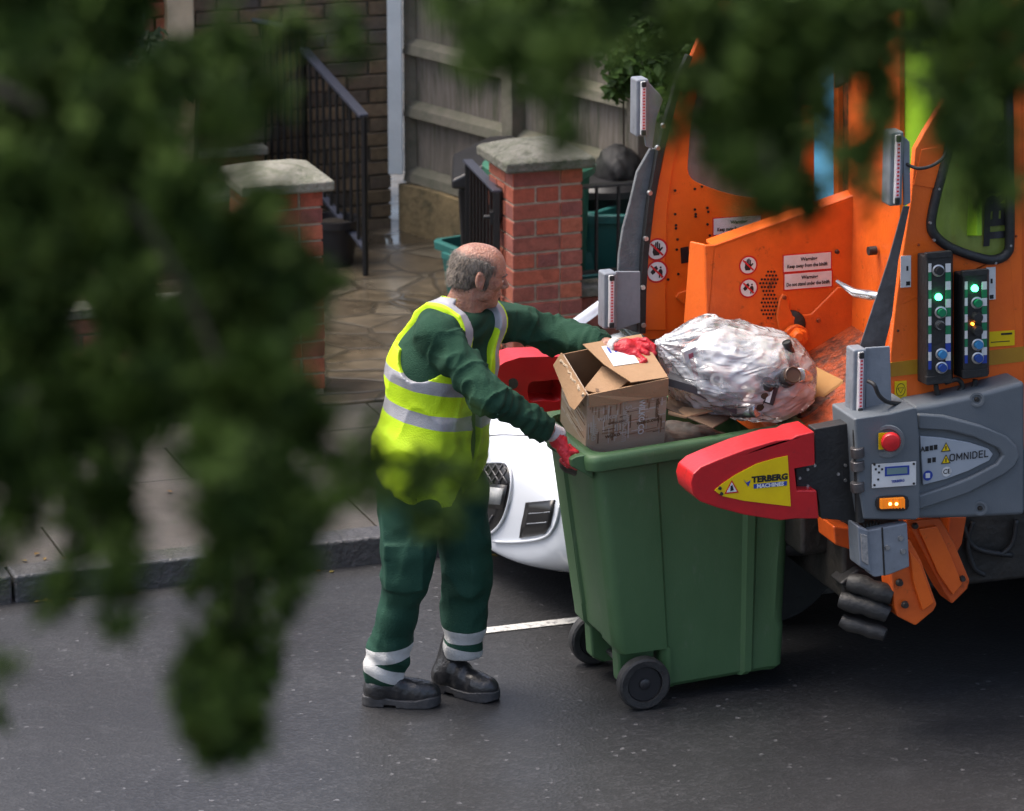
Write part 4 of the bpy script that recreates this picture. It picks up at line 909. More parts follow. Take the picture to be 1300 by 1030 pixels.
text('lettering', 'TERBERG', .029, N_(977.5, 607.5, -.1745), xa, UP, M_txt, ys, bold=.0016, sx=1.1)
b = MB(); b.prism([N_(957, 615, -.1745), N_(999, 611, -.1745), N_(999, 616.5, -.1745), N_(957, 620.5, -.1745)], TV*.001); b.build('blue_bar', M_bluep, ys)
text('lettering', 'MACHINES', .0185, N_(978, 616.2, -.1758), xa, UP, M_wht, ys, bold=.0008, sx=1.1)
b = MB(); b.prism([N_(944, 609, -.1745), N_(948, 613, -.1745), N_(953, 610, -.1745), N_(952, 613, -.1745), N_(950, 618, -.1745), N_(948, 615, -.1745)], TV*.001); b.build('wing_mark', M_bluep, ys)
poly2(N_, 929, 619, -.1745, [[(-.5, -.4), (.5, -.4), (0, .5)]], .052, M_redp, 'warning_triangle', ys); poly2(N_, 929, 619, -.1753, [[(-.36, -.31), (.36, -.31), (0, .34)]], .052, M_wht, 'triangle_face', ys); poly2(N_, 929, 619, -.176, [[(-.1, -.25), (.15, -.2), (.05, .15), (-.08, .1)]], .052, M_txt, 'pictogram', ys)
for q in ((914, 620), (916, 627)): bolt(N_(q[0], q[1], -.174), .007, ys, m=M_blk)
bp_ = plate('black_plate', N_, [(1034, 545), (1090, 535), (1093, 663), (1043, 659), (1037, 623), (1012, 623), (1010, 595), (1035, 590)], -.12, .06, M_blk, arm, bevel=.004)
for q in ((1025, 596), (1015, 607), (1025, 617), (1034, 591), (1073, 591), (1064, 602), (1073, 610)): bolt(N_(q[0], q[1], -.12), .007, bp_)
# far arm
fa = thing('nose_arm', 'far red nose arm behind the cardboard box', None, F_(720, 530, -.1)-wloc(truck)); fa.parent = truck
plate('red_nose', F_, [(606, 500), (612, 484), (626, 470), (641, 460), (660, 454), (690, 453), (712, 453), (760, 448), (790, 444), (790, 545), (740, 545), (712, 536), (690, 541), (640, 535), (612, 522)], -.07, .14, M_red, fa, bevel=.022, seg=3, holes=[[(672, 487), (690, 484), (712, 484), (712, 508), (690, 509), (672, 508)]])
plate('recess_back', F_, [(665, 480), (716, 480), (716, 514), (665, 514)], .045, .03, M_red, fa)
b = MB(); c = F_(651, 487, -.071); b.lathe(c, [(.02, 0), (.02, .004), (.002, .004)], 16, M=Matrix.Rotation(PI/2, 3, 'X')); b.build('dark_plug', M_under, fa)
plate('black_plate', F_, [(775, 440), (860, 430), (860, 540), (775, 548)], -.03, .06, M_blk, fa)
# ---- below: lamp bracket, links, rollers, hoses
lb = thing('lower_light', 'grey work light bracket hanging under the lift housing', None, N_(1125, 740, -.1)-wloc(truck)); lb.parent = truck
plate('bracket', N_, [(1101, 674), (1152, 664), (1155, 720), (1130, 730), (1110, 733), (1103, 728)], -.19, .04, M_lgrey, lb, bevel=.005)
plate('crease', N_, [(1119, 670), (1121, 670), (1124, 731), (1122, 731)], -.192, .003, M_under, lb, bevel=0)
for q in ((1143, 683), (1146, 700), (1126, 695)): bolt(N_(q[0], q[1], -.19), .011, lb)
plate('work_light', N_, [(1089, 668), (1102, 673), (1106, 728), (1092, 720)], -.2, .09, M_lgrey, lb, bevel=.006)
plate('lens', N_, [(1093, 678), (1101, 680), (1103, 718), (1095, 713)], -.206, .008, mat('grid_lens', (.35, .33, .31), .25, col2=(.2, .2, .2), nscale=80), lb, bevel=.002)
for k in range(5): y0 = 663-k*.5; b = MB(); b.tube([N_(1096+k*4, y0, -.15), N_(1098+k*4, y0+9, -.16), N_(1101+k*4, y0+2, -.15)], .004, 6); b.build('spiral_cable', M_under, lb, smooth=True)
def link(name, pts, off, th, m=M_or2, lab=None):
    r = plate(name, N_, pts, off, th, m, truck, bevel=.008); return r
l1 = link('lift_link', [(1150, 662), (1194, 658), (1202, 672), (1212, 690), (1232, 738), (1229, 748), (1209, 768), (1198, 752), (1165, 690)], -.02, .1)
plate('raised_web', N_, [(1166, 672), (1190, 668), (1205, 700), (1222, 742), (1210, 756), (1192, 730)], -.035, .02, M_or, l1)
for q in ((1162, 668), (1222, 735)): bolt(N_(q[0], q[1], -.035), .012, l1, m=M_under)
l2 = link('lift_link', [(1131, 724), (1145, 684), (1156, 686), (1170, 712), (1190, 768), (1186, 776), (1163, 795), (1139, 783), (1135, 765)], -.1, .1)
plate('raised_web', N_, [(1155, 700), (1168, 716), (1186, 766), (1172, 776), (1160, 740)], -.115, .02, M_or, l2)
for q in ((1142, 740), (1149, 768)): bolt(N_(q[0], q[1], -.112), .014, l2, m=M_under)
link('orange_block', [(1058, 668), (1084, 671), (1085, 700), (1060, 692)], .1, .15, M_or2)
link('lift_link', [(1205, 655), (1228, 655), (1222, 690), (1210, 712), (1202, 690)], .08, .08, M_or2)
for (a, b_, r) in (((1077, 738), (1134, 757), .036), ((1066, 760), (1128, 780), .034), ((1068, 788), (1124, 806), .028)):
    m = MB(); pa_ = N_(a[0], a[1], .02); pb_ = N_(b_[0], b_[1], -.08); pts = [pa_.lerp(pb_, t/6)+UP*random.uniform(-.004, .004) for t in range(7)]; m.tube(pts, [r*.8, r, r*1.02, r*.95, r*1.03, r, r*.85], 12); m.build('rubber_roller', M_blk, truck, smooth='auto', ang=50)
plate('roller_guard', N_, [(1066, 742), (1090, 722), (1135, 735), (1128, 770), (1110, 765)], .12, .1, M_blk, truck, bevel=.01)
# dark rubber buffer seen beyond the bin
for q, rr_ in (((1000, 676), .05), ((1018, 690), .045), ((990, 694), .035)):
    m = MB(); p_ = N_(q[0], q[1], .5); m.tube([p_-TU*.10, p_-TU*.02, p_+TU*.06, p_+TU*.12], [rr_*.7, rr_, rr_, rr_*.8], 10); m.build('rubber_buffer', M_blk, truck, smooth='auto')
for pts in ([(1222, 664), (1232, 690), (1250, 700), (1285, 705)], [(1235, 662), (1228, 690), (1236, 720), (1250, 730)], [(1290, 660), (1285, 690), (1270, 705)]):
    b = MB(); b.tube(smooth_poly([N_(x, y, .14) for x, y in pts], 5, False), .010, 8); b.build('hydraulic_hose', M_blk, truck, smooth=True)
plate('side_skirt', N_, [(1232, 655), (1292, 655), (1292, 712), (1240, 716)], .2, .02, M_under, truck)
# chassis, hopper underside, main body, wheels (mostly out of frame)
def TB_(a, b_, z): p_ = NP+TU*a+TV*b_; return Vector((p_.x, p_.y, z))
def tbox(name, a0, a1, b0, b1, z0, z1, m, bev=.02, parent=truck):
    b = MB(); c = TB_((a0+a1)/2, (b0+b1)/2, (z0+z1)/2); b.box(c, (a1-a0, b1-b0, z1-z0), math.atan2(TU.y, TU.x)); return b.build(name, m, parent, bevel=bev)
tbox('hopper_underside', -.02, 1.6, .16, HW+.55, .42, .93, M_under)
tbox('lift_crossbeam', -.12, .02, .3, HW, .55, .8, M_under)
tbox('chassis', 1.0, 7.2, .35, 1.6, .55, .85, M_under)
tbox('hopper_body', .42, 1.75, .04, HW+.6, .93, 2.75, M_or, .05)
tbox('body', 1.78, 6.6, -.1, 2.15, .9, 3.1, mat('green_body', (.03, .16, .08), .35), .06)
tbox('cab', 6.75, 8.6, -.1, 2.15, .55, 2.8, M_wht, .12)
for a in (2.6, 7.4):
    for s_, bb in ((0, -.05), (1, 1.85)):
        wr = thing('wheel', None, None, TB_(a, bb, .5)-wloc(truck)); wr.parent = truck
        c = TB_(a, bb, .5); b = MB(); Mx = Matrix((TU, UP, -TV)).transposed()
        b.lathe(c, [(.3, -.14), (.46, -.14), (.5, -.1), (.5, .1), (.46, .14), (.3, .14)], 36, M=Mx); b.build('tyre', M_blk, wr, smooth='auto')
        b = MB(); b.lathe(c, [(.3, -.13), (.3, .12), (.24, .1), (.2, .02), (.12, .02), (.1, .1), (.02, .1)], 28, M=Mx); b.build('rim', M_lgrey, wr, smooth='auto')
# ------------------------------------------------------------------ green wheeled bin
M_bin = mat('green_bin_plastic', (.044, .105, .040), .48, col2=(.058, .125, .052), nscale=3, bump=.12, bscale=140, dirt=(.10, .14, .09), dscale=7, damt=.58, aniso=(1.6, 1.6, .55), rvar=.08)
M_tyre = mat('solid_rubber_tyre', (.012, .012, .013), .6, col2=(.03, .03, .03), nscale=20, bump=.3, bscale=120)
BW = Vector((.462, 13.70, 0)); bet = rad(19); LA = Vector((math.cos(bet), math.sin(bet), 0)); LB = Vector((-math.sin(bet), math.cos(bet), 0)); tl = rad(3.2); RW = .098
AX = BW+UP*RW
LAt = LA*math.cos(tl)+UP*math.sin(tl); LZt = UP*math.cos(tl)-LA*math.sin(tl)
def BN(x, y, z): return AX+LAt*x+LB*y+LZt*(z-RW)
binr = thing('wheeled_bin', 'large green two wheeled bin overflowing with rubbish between the man and the truck', 'bin', BW+LB*.24+LA*.2)
def rsec(x0, x1, y0, y1, z, r=.05, groove=True, n=5, gx=None):
    gx = x0 if gx is None else gx; L_ = x1-gx; G_ = lambda fx: max(gx+fx*L_, x0+r+.004+fx*.004); pts = []
    def arc(cx, cy, a0):
        for k in range(n+1): t = rad(a0+90*k/n); pts.append((cx+r*math.cos(t), cy+r*math.sin(t)))
    arc(x0+r, y0+r, 180)
    g = .009 if groove else 0
    for fx, dy in ((.30, 0), (.315, g), (.74, g), (.76, -g*.6), (.80, -g*.6), (.82, g), (.9, g)): pts.append((G_(fx), y0+dy))
    arc(x1-r, y0+r, 270)
    for fy in (.3, .7): pts.append((x1, y0+(y1-y0)*fy))
    arc(x1-r, y1-r, 0)
    for fx, dy in ((.82, g), (.80, -g*.6), (.76, -g*.6), (.74, g), (.315, g), (.30, 0)): pts.append((G_(fx), y1-dy))
    arc(x0+r, y1-r, 90)
    for fy in (.72, .70, .3, .28): pts.append((x0+(g*1.3 if .29 < fy < .71 else 0), y0+(y1-y0)*fy))
    return [BN(x, y, z) for x, y in pts]
def tap(t): # t 0 bottom .. 1 top
    return (-.075-.075*t, .545+.075*t, .025-.05*t, .45+.05*t)
rings = []
for z in (.045, .06, .20, .205, .235, .30, .45, .6, .75, .88, .955):
    x0, x1, y0, y1 = tap(z); gx_ = x0
    if z < .2: x0 = .085
    elif z < .232: x0 = .085 if z <= .201 else -.07
    ins = .012 if z < .05 else 0
    rings.append(rsec(x0+ins, x1-ins, y0+ins, y1-ins, z, .045 if z > .23 else .03, gx=gx_))
def loft(b, rings, capb=True, capt=False):
    k = len(rings[0]); vs = [p for r in rings for p in r]; fs = []
    if capb: fs.append(tuple(range(k-1, -1, -1)))
    for i in range(len(rings)-1):
        for j in range(k): a = i*k+j; d = i*k+(j+1) % k; fs.append((a, d, d+k, a+k))
    if capt: fs.append(tuple((len(rings)-1)*k+j for j in range(k)))
    b.add(vs, fs)
x0, x1, y0, y1 = tap(.955)
ins_ = [rsec(x0+.012, x1-.012, y0+.012, y1-.012, .956, .04), rsec(x0+.02, x1-.02, y0+.02, y1-.02, .80, .04), rsec(x0+.05, x1-.05, y0+.05, y1-.05, .30, .04)]
b = MB(); loft(b, rings+ins_, True, True); b.build('body', M_bin, binr, smooth='auto', ang=28)
rr_ = [(-.002, .915), (.018, .915), (.030, .922), (.034, .95), (.032, .968), (.024, .978), (.004, .98), (-.012, .975), (-.014, .95)]
b = MB(); loft(b, [rsec(x0-o, x1+o, y0-o, y1+o, z, .05, False) for o, z in rr_], False); b.build('rim', M_bin, binr, smooth='auto', ang=50)
# front comb flange at the truck end
b = MB(); b.prism([BN(x1+.02, y0+.02, .965), BN(x1+.055, y0+.03, .960), BN(x1+.055, y1-.03, .960), BN(x1+.02, y1-.02, .965)], LZt*-.035); b.build('comb_flange', M_bin, binr, bevel=.004)
# handle
hx = x0-.062
b = MB(); b.cyl(BN(hx, y0+.03, .955), BN(hx, y1-.03, .955), .014, n=14); b.build('handle', M_bin, binr, smooth='auto')
for yy in (y0+.035, y1-.035, (y0+y1)/2):
    b = MB(); b.prism([BN(x0-.0, yy-.02, .975), BN(x0-.05, yy-.02, .975), BN(hx-.018, yy-.02, .965), BN(hx-.018, yy-.02, .94), BN(x0-.045, yy-.02, .915), BN(x0, yy-.02, .88)], LB*.035); b.build('handle_lug', M_bin, binr, bevel=.006)
# wheels and housings
for yy in (.09, .375):
    b = MB(); b.prism([BN(-.068, yy-.035, .25), BN(-.066, yy-.035, .085), BN(-.03, yy-.035, .06), BN(.05, yy-.035, .06), BN(.09, yy-.035, .25)], LB*.07); b.build('axle_housing', M_bin, binr, bevel=.012)
b = MB(); b.cyl(BN(0, -.03, RW), BN(0, .51, RW), .011, n=12); b.build('axle', M_steel, binr, smooth='auto')
Mw = Matrix((LAt, LZt, -LB)).transposed()
for yy in (-.012, .49):
    wr = thing('wheel', None, None, BN(0, yy, RW)-wloc(binr)); wr.parent = binr; c = BN(0, yy, RW)
    b = MB(); b.lathe(c, [(.066, -.022), (.088, -.024), (.096, -.018), (.098, 0), (.096, .018), (.088, .024), (.066, .022), (.064, 0)], 40, M=Mw); b.build('tyre', M_tyre, wr, smooth='auto')
    b = MB(); b.lathe(c, [(.068, -.012), (.062, -.016), (.058, 0), (.062, .016), (.068, .012)], 32, M=Mw); b.build('rim', M_blackpl, wr, smooth='auto')
    b = MB(); b.lathe(c, [(.020, -.018), (.020, .02), (.014, .024), (.002, .024)], 18, M=Mw); b.build('hub', M_blackpl, wr, smooth='auto')
    for k in range(10):
        a = 2*PI*k/10; d = LAt*math.cos(a)+LZt*math.sin(a); b = MB(); b.bar(c+d*.015, c+d*.062, .006, .02, up=LB); b.build('spoke', M_blackpl, wr)
# ------------------------------------------------------------------ cardboard box
M_card = mat('cardboard', (.36, .22, .12), .85, col2=(.30, .175, .09), nscale=6, bump=.15, bscale=80)
M_cardi = mat('cardboard_inside', (.27, .155, .08), .9, col2=(.22, .125, .065), nscale=6)
M_cardp = mat('printed_cardboard', (.40, .29, .205), .85, col2=(.46, .36, .27), nscale=5, bump=.1, bscale=90, aniso=(1, 1, 4))
M_cardl = mat('pale_print', (.48, .42, .36), .8); M_cardd = mat('brown_print', (.16, .095, .055), .85)
M_torn = mat('torn_edge', (.50, .38, .26), .95, bump=.6, bscale=150)
C0 = RY(746, 502, 13.63)
bx = (LA+UP*.11).normalized(); by = (LB+UP*.40+LA*.12); by = (by-bx*by.dot(bx)).normalized(); bz = bx.cross(by)
# overall skew so that the left face shows
BXL, BYL, BZL = .30, .25, .30
def BX(x, y, z): return C0+bx*x+by*y+bz*z      # z=0 top rim, negative down
cb = thing('cardboard_box', 'open printed cardboard box standing in the top of the green bin', 'box', BX(.15, .12, -BZL))
th = .005
def panel(name, o, a, b_, t, m, parent=cb, bev=.0012):
    b = MB(); b.prism([o, o+a, o+a+b_, o+b_], t); return b.build(name, m, parent, bevel=bev, seg=1)
fpn = panel('front_panel', BX(0, 0, -BZL), bx*BXL, bz*BZL, by*th, [M_cardp])
lpn = panel('left_panel', BX(0, th, -BZL), by*(BYL-2*th), bz*BZL, bx*th, [M_cardp])
panel('back_panel', BX(0, BYL-th, -BZL), bx*BXL, bz*BZL, by*th, M_cardi)
panel('right_panel', BX(BXL-th, th, -BZL), by*(BYL-2*th), bz*BZL, bx*th, M_cardi)
panel('base', BX(th, th, -BZL), bx*(BXL-2*th), by*(BYL-2*th), bz*th, M_cardi)
# torn front flap folded down over the front, left flap folded out
b = MB(); rg = random.Random(4); low = [BX(x, -.007-.008*(1-abs(x-.15)/.15), -.042+rg.uniform(-.006, .004)-.02*(x/BXL)) for x in np.linspace(.004, BXL, 14)]
b.prism([BX(.004, -.001, .004), BX(BXL, -.001, .004)]+low[::-1], by*-.004); b.build('front_flap', M_card, cb)
b = MB(); b.prism([BX(-.001, .0, .004), BX(-.001, BYL, .004), BX(-.030, BYL, -.045), BX(-.050, .03, -.060), BX(-.045, -.005, -.052)], bx*-.004+bz*.003); b.build('left_flap', M_card, cb, bevel=.001)
b = MB(); pts = [BX(-.012+rg.uniform(-.006, .006), y, -.006+rg.uniform(-.006, .006)) for y in np.linspace(.005, BYL*.9, 16)]; b.tube(pts, [.004+.003*rg.random() for _ in pts], 5); b.build('torn_edge', M_torn, cb)
# right hand top flap with an address label, lying half over the opening
fo = BX(BXL, 0.0, .003); fa_ = (by*.25); fb_ = (bx*-.155+bz*.012)
b = MB(); b.prism([fo+by*.0, fo+by*.262, fo+by*.25+fb_*1.45, fo+by*.12+fb_*1.25, fo+by*.02+fb_*.95, fo+fb_*.9], bz*.004); tf = b.build('top_flap', M_card, cb, bevel=.001)
lo_ = fo+bz*.0055+fb_*.45+by*.10; b = MB(); b.prism([lo_, lo_+by*.12, lo_+by*.12+fb_*.62, lo_+fb_*.62], bz*.0006); b.build('address_label', M_wht, tf)
for k in range(4): q = lo_+by*(.075+.0)+fb_*(.08+.13*k)+bz*.0008; b = MB(); b.prism([q, q+by*.035, q+by*.035+fb_*.05, q+fb_*.05], bz*.0004); b.build('label_print', M_bluep, tf)
# inner folded piece
b = MB(); b.prism([BX(.02, .09, -.05), BX(.09, .02, -.045), BX(.20, .07, -.02), BX(.12, .17, -.03)], bz*.004); b.build('inner_flap', M_card, cb)
b = MB(); b.prism([BX(.052, .052, -.036), BX(.062, .045, -.036), BX(.066, .06, -.034), BX(.056, .068, -.034)], bz*.002); b.build('slot', M_cardd, cb)
# printed pattern of words and strips
rg = random.Random(9)
def strip(o, a, b_, m): b = MB(); b.prism([o, o+a, o+a+b_, o+b_], -by*.0006); return b.build('print_strip', m, fpn)
M_cardm = mat('tan_print', (.29, .18, .11), .85); M_cardk = mat('grey_print', (.52, .46, .41), .85)
for k in range(92):
    x = .006+rg.random()*.28; z = -.055-rg.random()*.185; vert = rg.random() < .6; l_ = .02+rg.random()*.055; w_ = .0015+rg.random()*.005
    x2 = min(x+(w_ if vert else l_), BXL-.004)
    strip(BX(x, -.0006, z), bx*(x2-x), bz*(l_ if vert else w_), rg.choice([M_cardk, M_cardd, M_cardm, M_cardm, M_cardk, M_cardl]))
for (s_, x, z, fs, vert, m) in (('wilko.com', .145, -.17, .034, 1, M_cardl), ('WILKO.CO', .205, -.146, .031, 1, M_wht), ('wilko', .075, -.115, .032, 0, M_cardl), ('s', .160, -.09, .05, 1, M_cardl), ('wilko', .03, -.17, .034, 1, M_cardl), ('wilko.com', .235, -.17, .022, 0, M_cardd), ('wilko.com', .265, -.12, .02, 1, M_cardd), ('wilko', .10, -.2, .026, 0, M_cardd), ('wilko.com', .115, -.145, .016, 0, M_cardd)):
    text('printed_word', s_, fs, BX(x, -.0022, z), (-bz if vert else bx), (bx if vert else bz), m, fpn, bold=.0009)
for k in range(60):
    y = .012+rg.random()*.2; z = -.03-rg.random()*.2; l_ = .03+rg.random()*.06; o = BX(-.0006, y, z); b = MB(); y2 = min(l_, BYL-.01-y)
    b.prism([o, o+by*y2, o+by*y2+bz*.004, o+bz*.004], -bx*.0006); b.build('print_strip', rg.choice([M_cardl, M_cardl, M_cardd]), lpn)
text('printed_word', 'wilko.com', .036, BX(-.0015, .12, -.14), (-by*.8-bz*.5), bz, M_cardl, lpn, bold=.0008)
# ------------------------------------------------------------------ rubbish under the bag
def sheet(name, lab, cat, pts, t, m, grp=None):
    b = MB(); b.prism(pts, t); o = b.build(name, m, bevel=.0015, seg=1); tagd(o, lab, cat, grp); return o
M_cardbr = mat('wet_brown_cardboard', (.16, .10, .06), .7, col2=(.11, .07, .045), nscale=8, bump=.2, bscale=60)
M_tray = mat('dark_grey_plastic', (.06, .06, .065), .35, col2=(.045, .045, .05), nscale=8)
Yb = 13.78
sheet('cardboard_sheet', 'flat brown cardboard sheet sticking out under the clear bag', 'cardboard', [RY(846, 520, 13.80), RY(905, 545, 13.74), RY(925, 533, 13.86), RY(950, 500, 14.05), RY(850, 490, 14.05)], UP*.006, M_cardbr)
sheet('plastic_tray', 'dark grey plastic tray wedged between the cardboard box and the clear bag', 'tray', [RY(846, 490, 13.80), RY(880, 500, 13.78), RY(935, 527, 13.80), RY(945, 505, 13.95), RY(860, 465, 13.98)], UP*.03, M_tray)
sheet('cardboard_strip', 'narrow light brown cardboard strip lying along the bin rim under the clear bag', 'cardboard', [RY(848, 527, 13.78), RY(870, 532, 13.77), RY(906, 523, 13.84), RY(848, 517, 13.84)], UP*.008, M_card)
sheet('yellowed_board', 'tan board leaning in the truck hopper to the right of the clear bag', 'board', [RY(1025, 464, 14.2), RY(1071, 487, 14.05), RY(1036, 512, 13.98), RY(1000, 500, 14.1)], UP*.01+Vector((0, .01, 0)), mat('tan_board', (.36, .20, .06), .8, col2=(.28, .15, .05), nscale=5))
M_rub = mat('dark_mixed_rubbish', (.018, .016, .015), .7, col2=(.075, .06, .05), nscale=14, bump=.8, bscale=25)
o = sdf_obj('rubbish', lambda g: np.maximum(ell(g, tuple(BN(.2, .25, .84)), (.36, .23, .09))+.02*wn(g, 25, 5)+.008*wn(g, 70, 8), -1), tuple(BN(.2, .25, .84)-Vector((.42, .33, .14))), tuple(BN(.2, .25, .84)+Vector((.42, .33, .14))), .010, M_rub)
tagd(o, 'dark mixed rubbish filling the green bin up to its rim', 'rubbish', kind='stuff')
hc_ = RY(1036, 522, 14.02)
o = sdf_obj('litter', lambda g: ell(g, tuple(hc_), (.10, .12, .05))+.022*wn(g, 38, 15)+.012*wn(g, 85, 16), tuple(hc_-Vector((.16, .17, .10))), tuple(hc_+Vector((.16, .17, .10))), .008, mat('grimy_dark_filler', (.02, .014, .010), .6, col2=(.16, .05, .02), nscale=25, bump=.8, bscale=60))  # dark lumps added to blacken the grimy hole at the hopper lip
tagd(o, 'dark grimy litter caught at the hopper lip right of the clear sack', 'litter', kind='stuff')
# ------------------------------------------------------------------ clear sack
BC = RY(938, 470, 13.98); NK = RY(836, 436, 13.88)
def nk(g):
    d = cap(g, NK, NK.lerp(BC, .45), .016, .14); return d
def bagf(g):
    d = ell(g, tuple(BC), (.262, .215, .165)); d = sm(d, ell(g, tuple(BC+Vector((.11, 0, -.05))), (.165, .17, .125)), .06); d = sm(d, nk(g), .09)
    d = sm(d, ell(g, tuple(BC+Vector((-.05, 0, .04))), (.15, .16, .12)), .05)
    X, Y, Z = g; ax = (BC-NK).normalized(); dx, dy, dz = X-NK.x, Y-NK.y, Z-NK.z; t = dx*ax.x+dy*ax.y+dz*ax.z
    e = ax.cross(UP).normalized(); f_ = e.cross(ax); a = np.arctan2(dx*f_.x+dy*f_.y+dz*f_.z, dx*e.x+dy*e.y+dz*e.z)
    wr = np.sin(a*13+3*wn(g, 9, 2))*.006*np.clip(1.1-t/.30, 0, 1)+np.sin(a*29+2*wn(g, 14, 6))*.0025*np.clip(1.2-t/.4, 0, 1)
    cr = np.abs(wn(g, 26, 12)); cr2 = np.abs(wn(g, 55, 13))
    cr3 = (1-np.abs(wn((g[0]*.6+g[2]*.3, g[1], g[2]*1.5-g[0]*.5), 34, 14)))**4; return d+wr+.016*cr+.007*cr2-.006*cr3-.004+.012*wn(g, 12, 21)
M_bag = bpy.data.materials.new('clear_sack_film'); M_bag.use_nodes = True; t = M_bag.node_tree; L = t.links; b_ = t.nodes['Principled BSDF']
b_.inputs['Base Color'].default_value = (.92, .93, .95, 1); b_.inputs['Roughness'].default_value = .17; b_.inputs['Specular IOR Level'].default_value = .9
tc = t.nodes.new('ShaderNodeTexCoord'); mp = t.nodes.new('ShaderNodeMapping'); L.new(tc.outputs['Object'], mp.inputs[0]); mp.inputs['Scale'].default_value = (.55, 1, 1.9); mp.inputs['Rotation'].default_value = (0, .55, 0)
n = t.nodes.new('ShaderNodeTexNoise'); n.inputs['Scale'].default_value = 15; n.inputs['Detail'].default_value = 6; n.inputs['Distortion'].default_value = 1.6; n.noise_type = 'RIDGED_MULTIFRACTAL' if hasattr(n, 'noise_type') else None
L.new(mp.outputs[0], n.inputs[0])
mrb = t.nodes.new('ShaderNodeMapRange'); mrb.inputs[1].default_value = 0; mrb.inputs[2].default_value = 1.5; L.new(n.outputs[0], mrb.inputs[0])
bp = t.nodes.new('ShaderNodeBump'); bp.inputs['Strength'].default_value = .9; bp.inputs['Distance'].default_value = .012; L.new(mrb.outputs[0], bp.inputs['Height']); L.new(bp.outputs[0], b_.inputs['Normal'])
n2 = t.nodes.new('ShaderNodeTexNoise'); n2.inputs['Scale'].default_value = 7; n2.inputs['Detail'].default_value = 5; L.new(tc.outputs['Object'], n2.inputs[0])
mr = t.nodes.new('ShaderNodeMapRange'); mr.inputs[1].default_value = .38; mr.inputs[2].default_value = .66; mr.inputs[3].default_value = .15; mr.inputs[4].default_value = .52; L.new(n2.outputs[0], mr.inputs[0])
tr = t.nodes.new('ShaderNodeBsdfTransparent'); ms = t.nodes.new('ShaderNodeMixShader'); L.new(mr.outputs[0], ms.inputs[0]); L.new(tr.outputs[0], ms.inputs[1]); L.new(b_.outputs[0], ms.inputs[2])
gl = t.nodes.new('ShaderNodeBsdfGlossy'); gl.inputs['Roughness'].default_value = .12; L.new(bp.outputs[0], gl.inputs['Normal']); lw = t.nodes.new('ShaderNodeLayerWeight'); lw.inputs[0].default_value = .35; L.new(bp.outputs[0], lw.inputs['Normal'])
ms2 = t.nodes.new('ShaderNodeMixShader'); L.new(lw.outputs['Fresnel'], ms2.inputs[0]); L.new(ms.outputs[0], ms2.inputs[1]); L.new(gl.outputs[0], ms2.inputs[2]); L.new(ms2.outputs[0], t.nodes['Material Output'].inputs[0])
lo = (NK.x-.03, BC.y-.26, BC.z-.24); hi = (BC.x+.34, BC.y+.26, BC.z+.26)
bag = sdf_obj('clear_sack', bagf, lo, hi, .0048, M_bag); tagd(bag, 'bulging clear plastic sack of white and dark rubbish on top of the green bin', 'sack')
# gathered neck frill
# contents of the sack
M_paper = mat('white_paper', (.86, .86, .86), .7, col2=(.78, .78, .80), nscale=8, bump=.5, bscale=30)
M_film = mat('silver_wrap', (.55, .57, .62), .25, metal=.5, col2=(.35, .36, .4), nscale=10, bump=1, bscale=30)
M_pink = mat('pink_carton', (.42, .10, .14), .5); M_dark = mat('dark_jar', (.03, .028, .03), .2); M_brown = mat('brown_jar', (.07, .04, .025), .2)
M_can = mat('can_metal', (.6, .6, .62), .25, metal=.9)
def crumple(name, lab, px, py, Y, r, m, seed, fr=28, cat='paper', amp=.25):
    c = RY(px, py, Y); o = sdf_obj(name, lambda g: ell(g, tuple(c), r)+max(r)*amp*np.abs(wn(g, fr, seed))+max(r)*.1*wn(g, fr*2.3, seed+1), tuple(c-Vector((max(r)*1.3,)*3)), tuple(c+Vector((max(r)*1.3,)*3)), max(r)/11, m)
    return tagd(o, lab, cat)
crumple('crumpled_paper', 'large ball of crumpled white paper at the top of the clear sack', 925, 440, 13.98, (.12, .10, .075), M_paper, 31)
crumple('crumpled_paper', 'crumpled white paper at the upper right of the clear sack', 965, 452, 13.98, (.09, .09, .07), M_paper, 37)
crumple('silver_wrap', 'crumpled silver wrap in the lower middle of the clear sack', 915, 495, 13.9, (.09, .07, .05), M_film, 41, 34, 'wrap')
crumple('silver_wrap', 'crumpled silver wrap near the gathered neck of the clear sack', 880, 462, 13.92, (.055, .07, .075), M_film, 43, 34, 'wrap')
crumple('crumpled_bag', 'crumpled dark film at the bottom right of the clear sack', 985, 512, 13.95, (.08, .08, .045), M_tray, 47, 34, 'wrap')
crumple('silver_wrap', 'crumpled silver wrap behind the bronze lidded jar in the clear sack', 990, 478, 14.0, (.09, .08, .08), M_film, 59, 34, 'wrap')
crumple('crumpled_paper', 'small white paper ball at the lower right of the clear sack', 1008, 490, 13.9, (.04, .05, .045), M_paper, 53)
def jar(name, lab, cat, px, py, Y, r, h, tilt, m, ml, lidh=.02):
    c = RY(px, py, Y); Mx = Matrix.Rotation(rad(tilt[1]), 3, 'Z')@Matrix.Rotation(rad(tilt[0]), 3, 'X')
    ro = thing(name, lab, cat, c); b = MB(); b.lathe(c, [(r*.9, -h/2), (r, -h/2+.006), (r, h/2-.02), (r*.8, h/2-.004)], 22, M=Mx); b.build('body', m, ro, smooth='auto')
    b = MB(); b.lathe(c+Mx@Vector((0, 0, h/2-.004)), [(r*.92, 0), (r*.94, .002), (r*.94, lidh), (r*.86, lidh+.002), (r*.8, lidh-.002), (.001, lidh-.002)], 22, M=Mx); b.build('lid', ml, ro, smooth='auto')
jar('jar', 'dark glass jar with a bronze lid at the right of the clear sack', 'jar', 999, 481, 13.82, .032, .09, (62, 20), M_dark, M_brown)
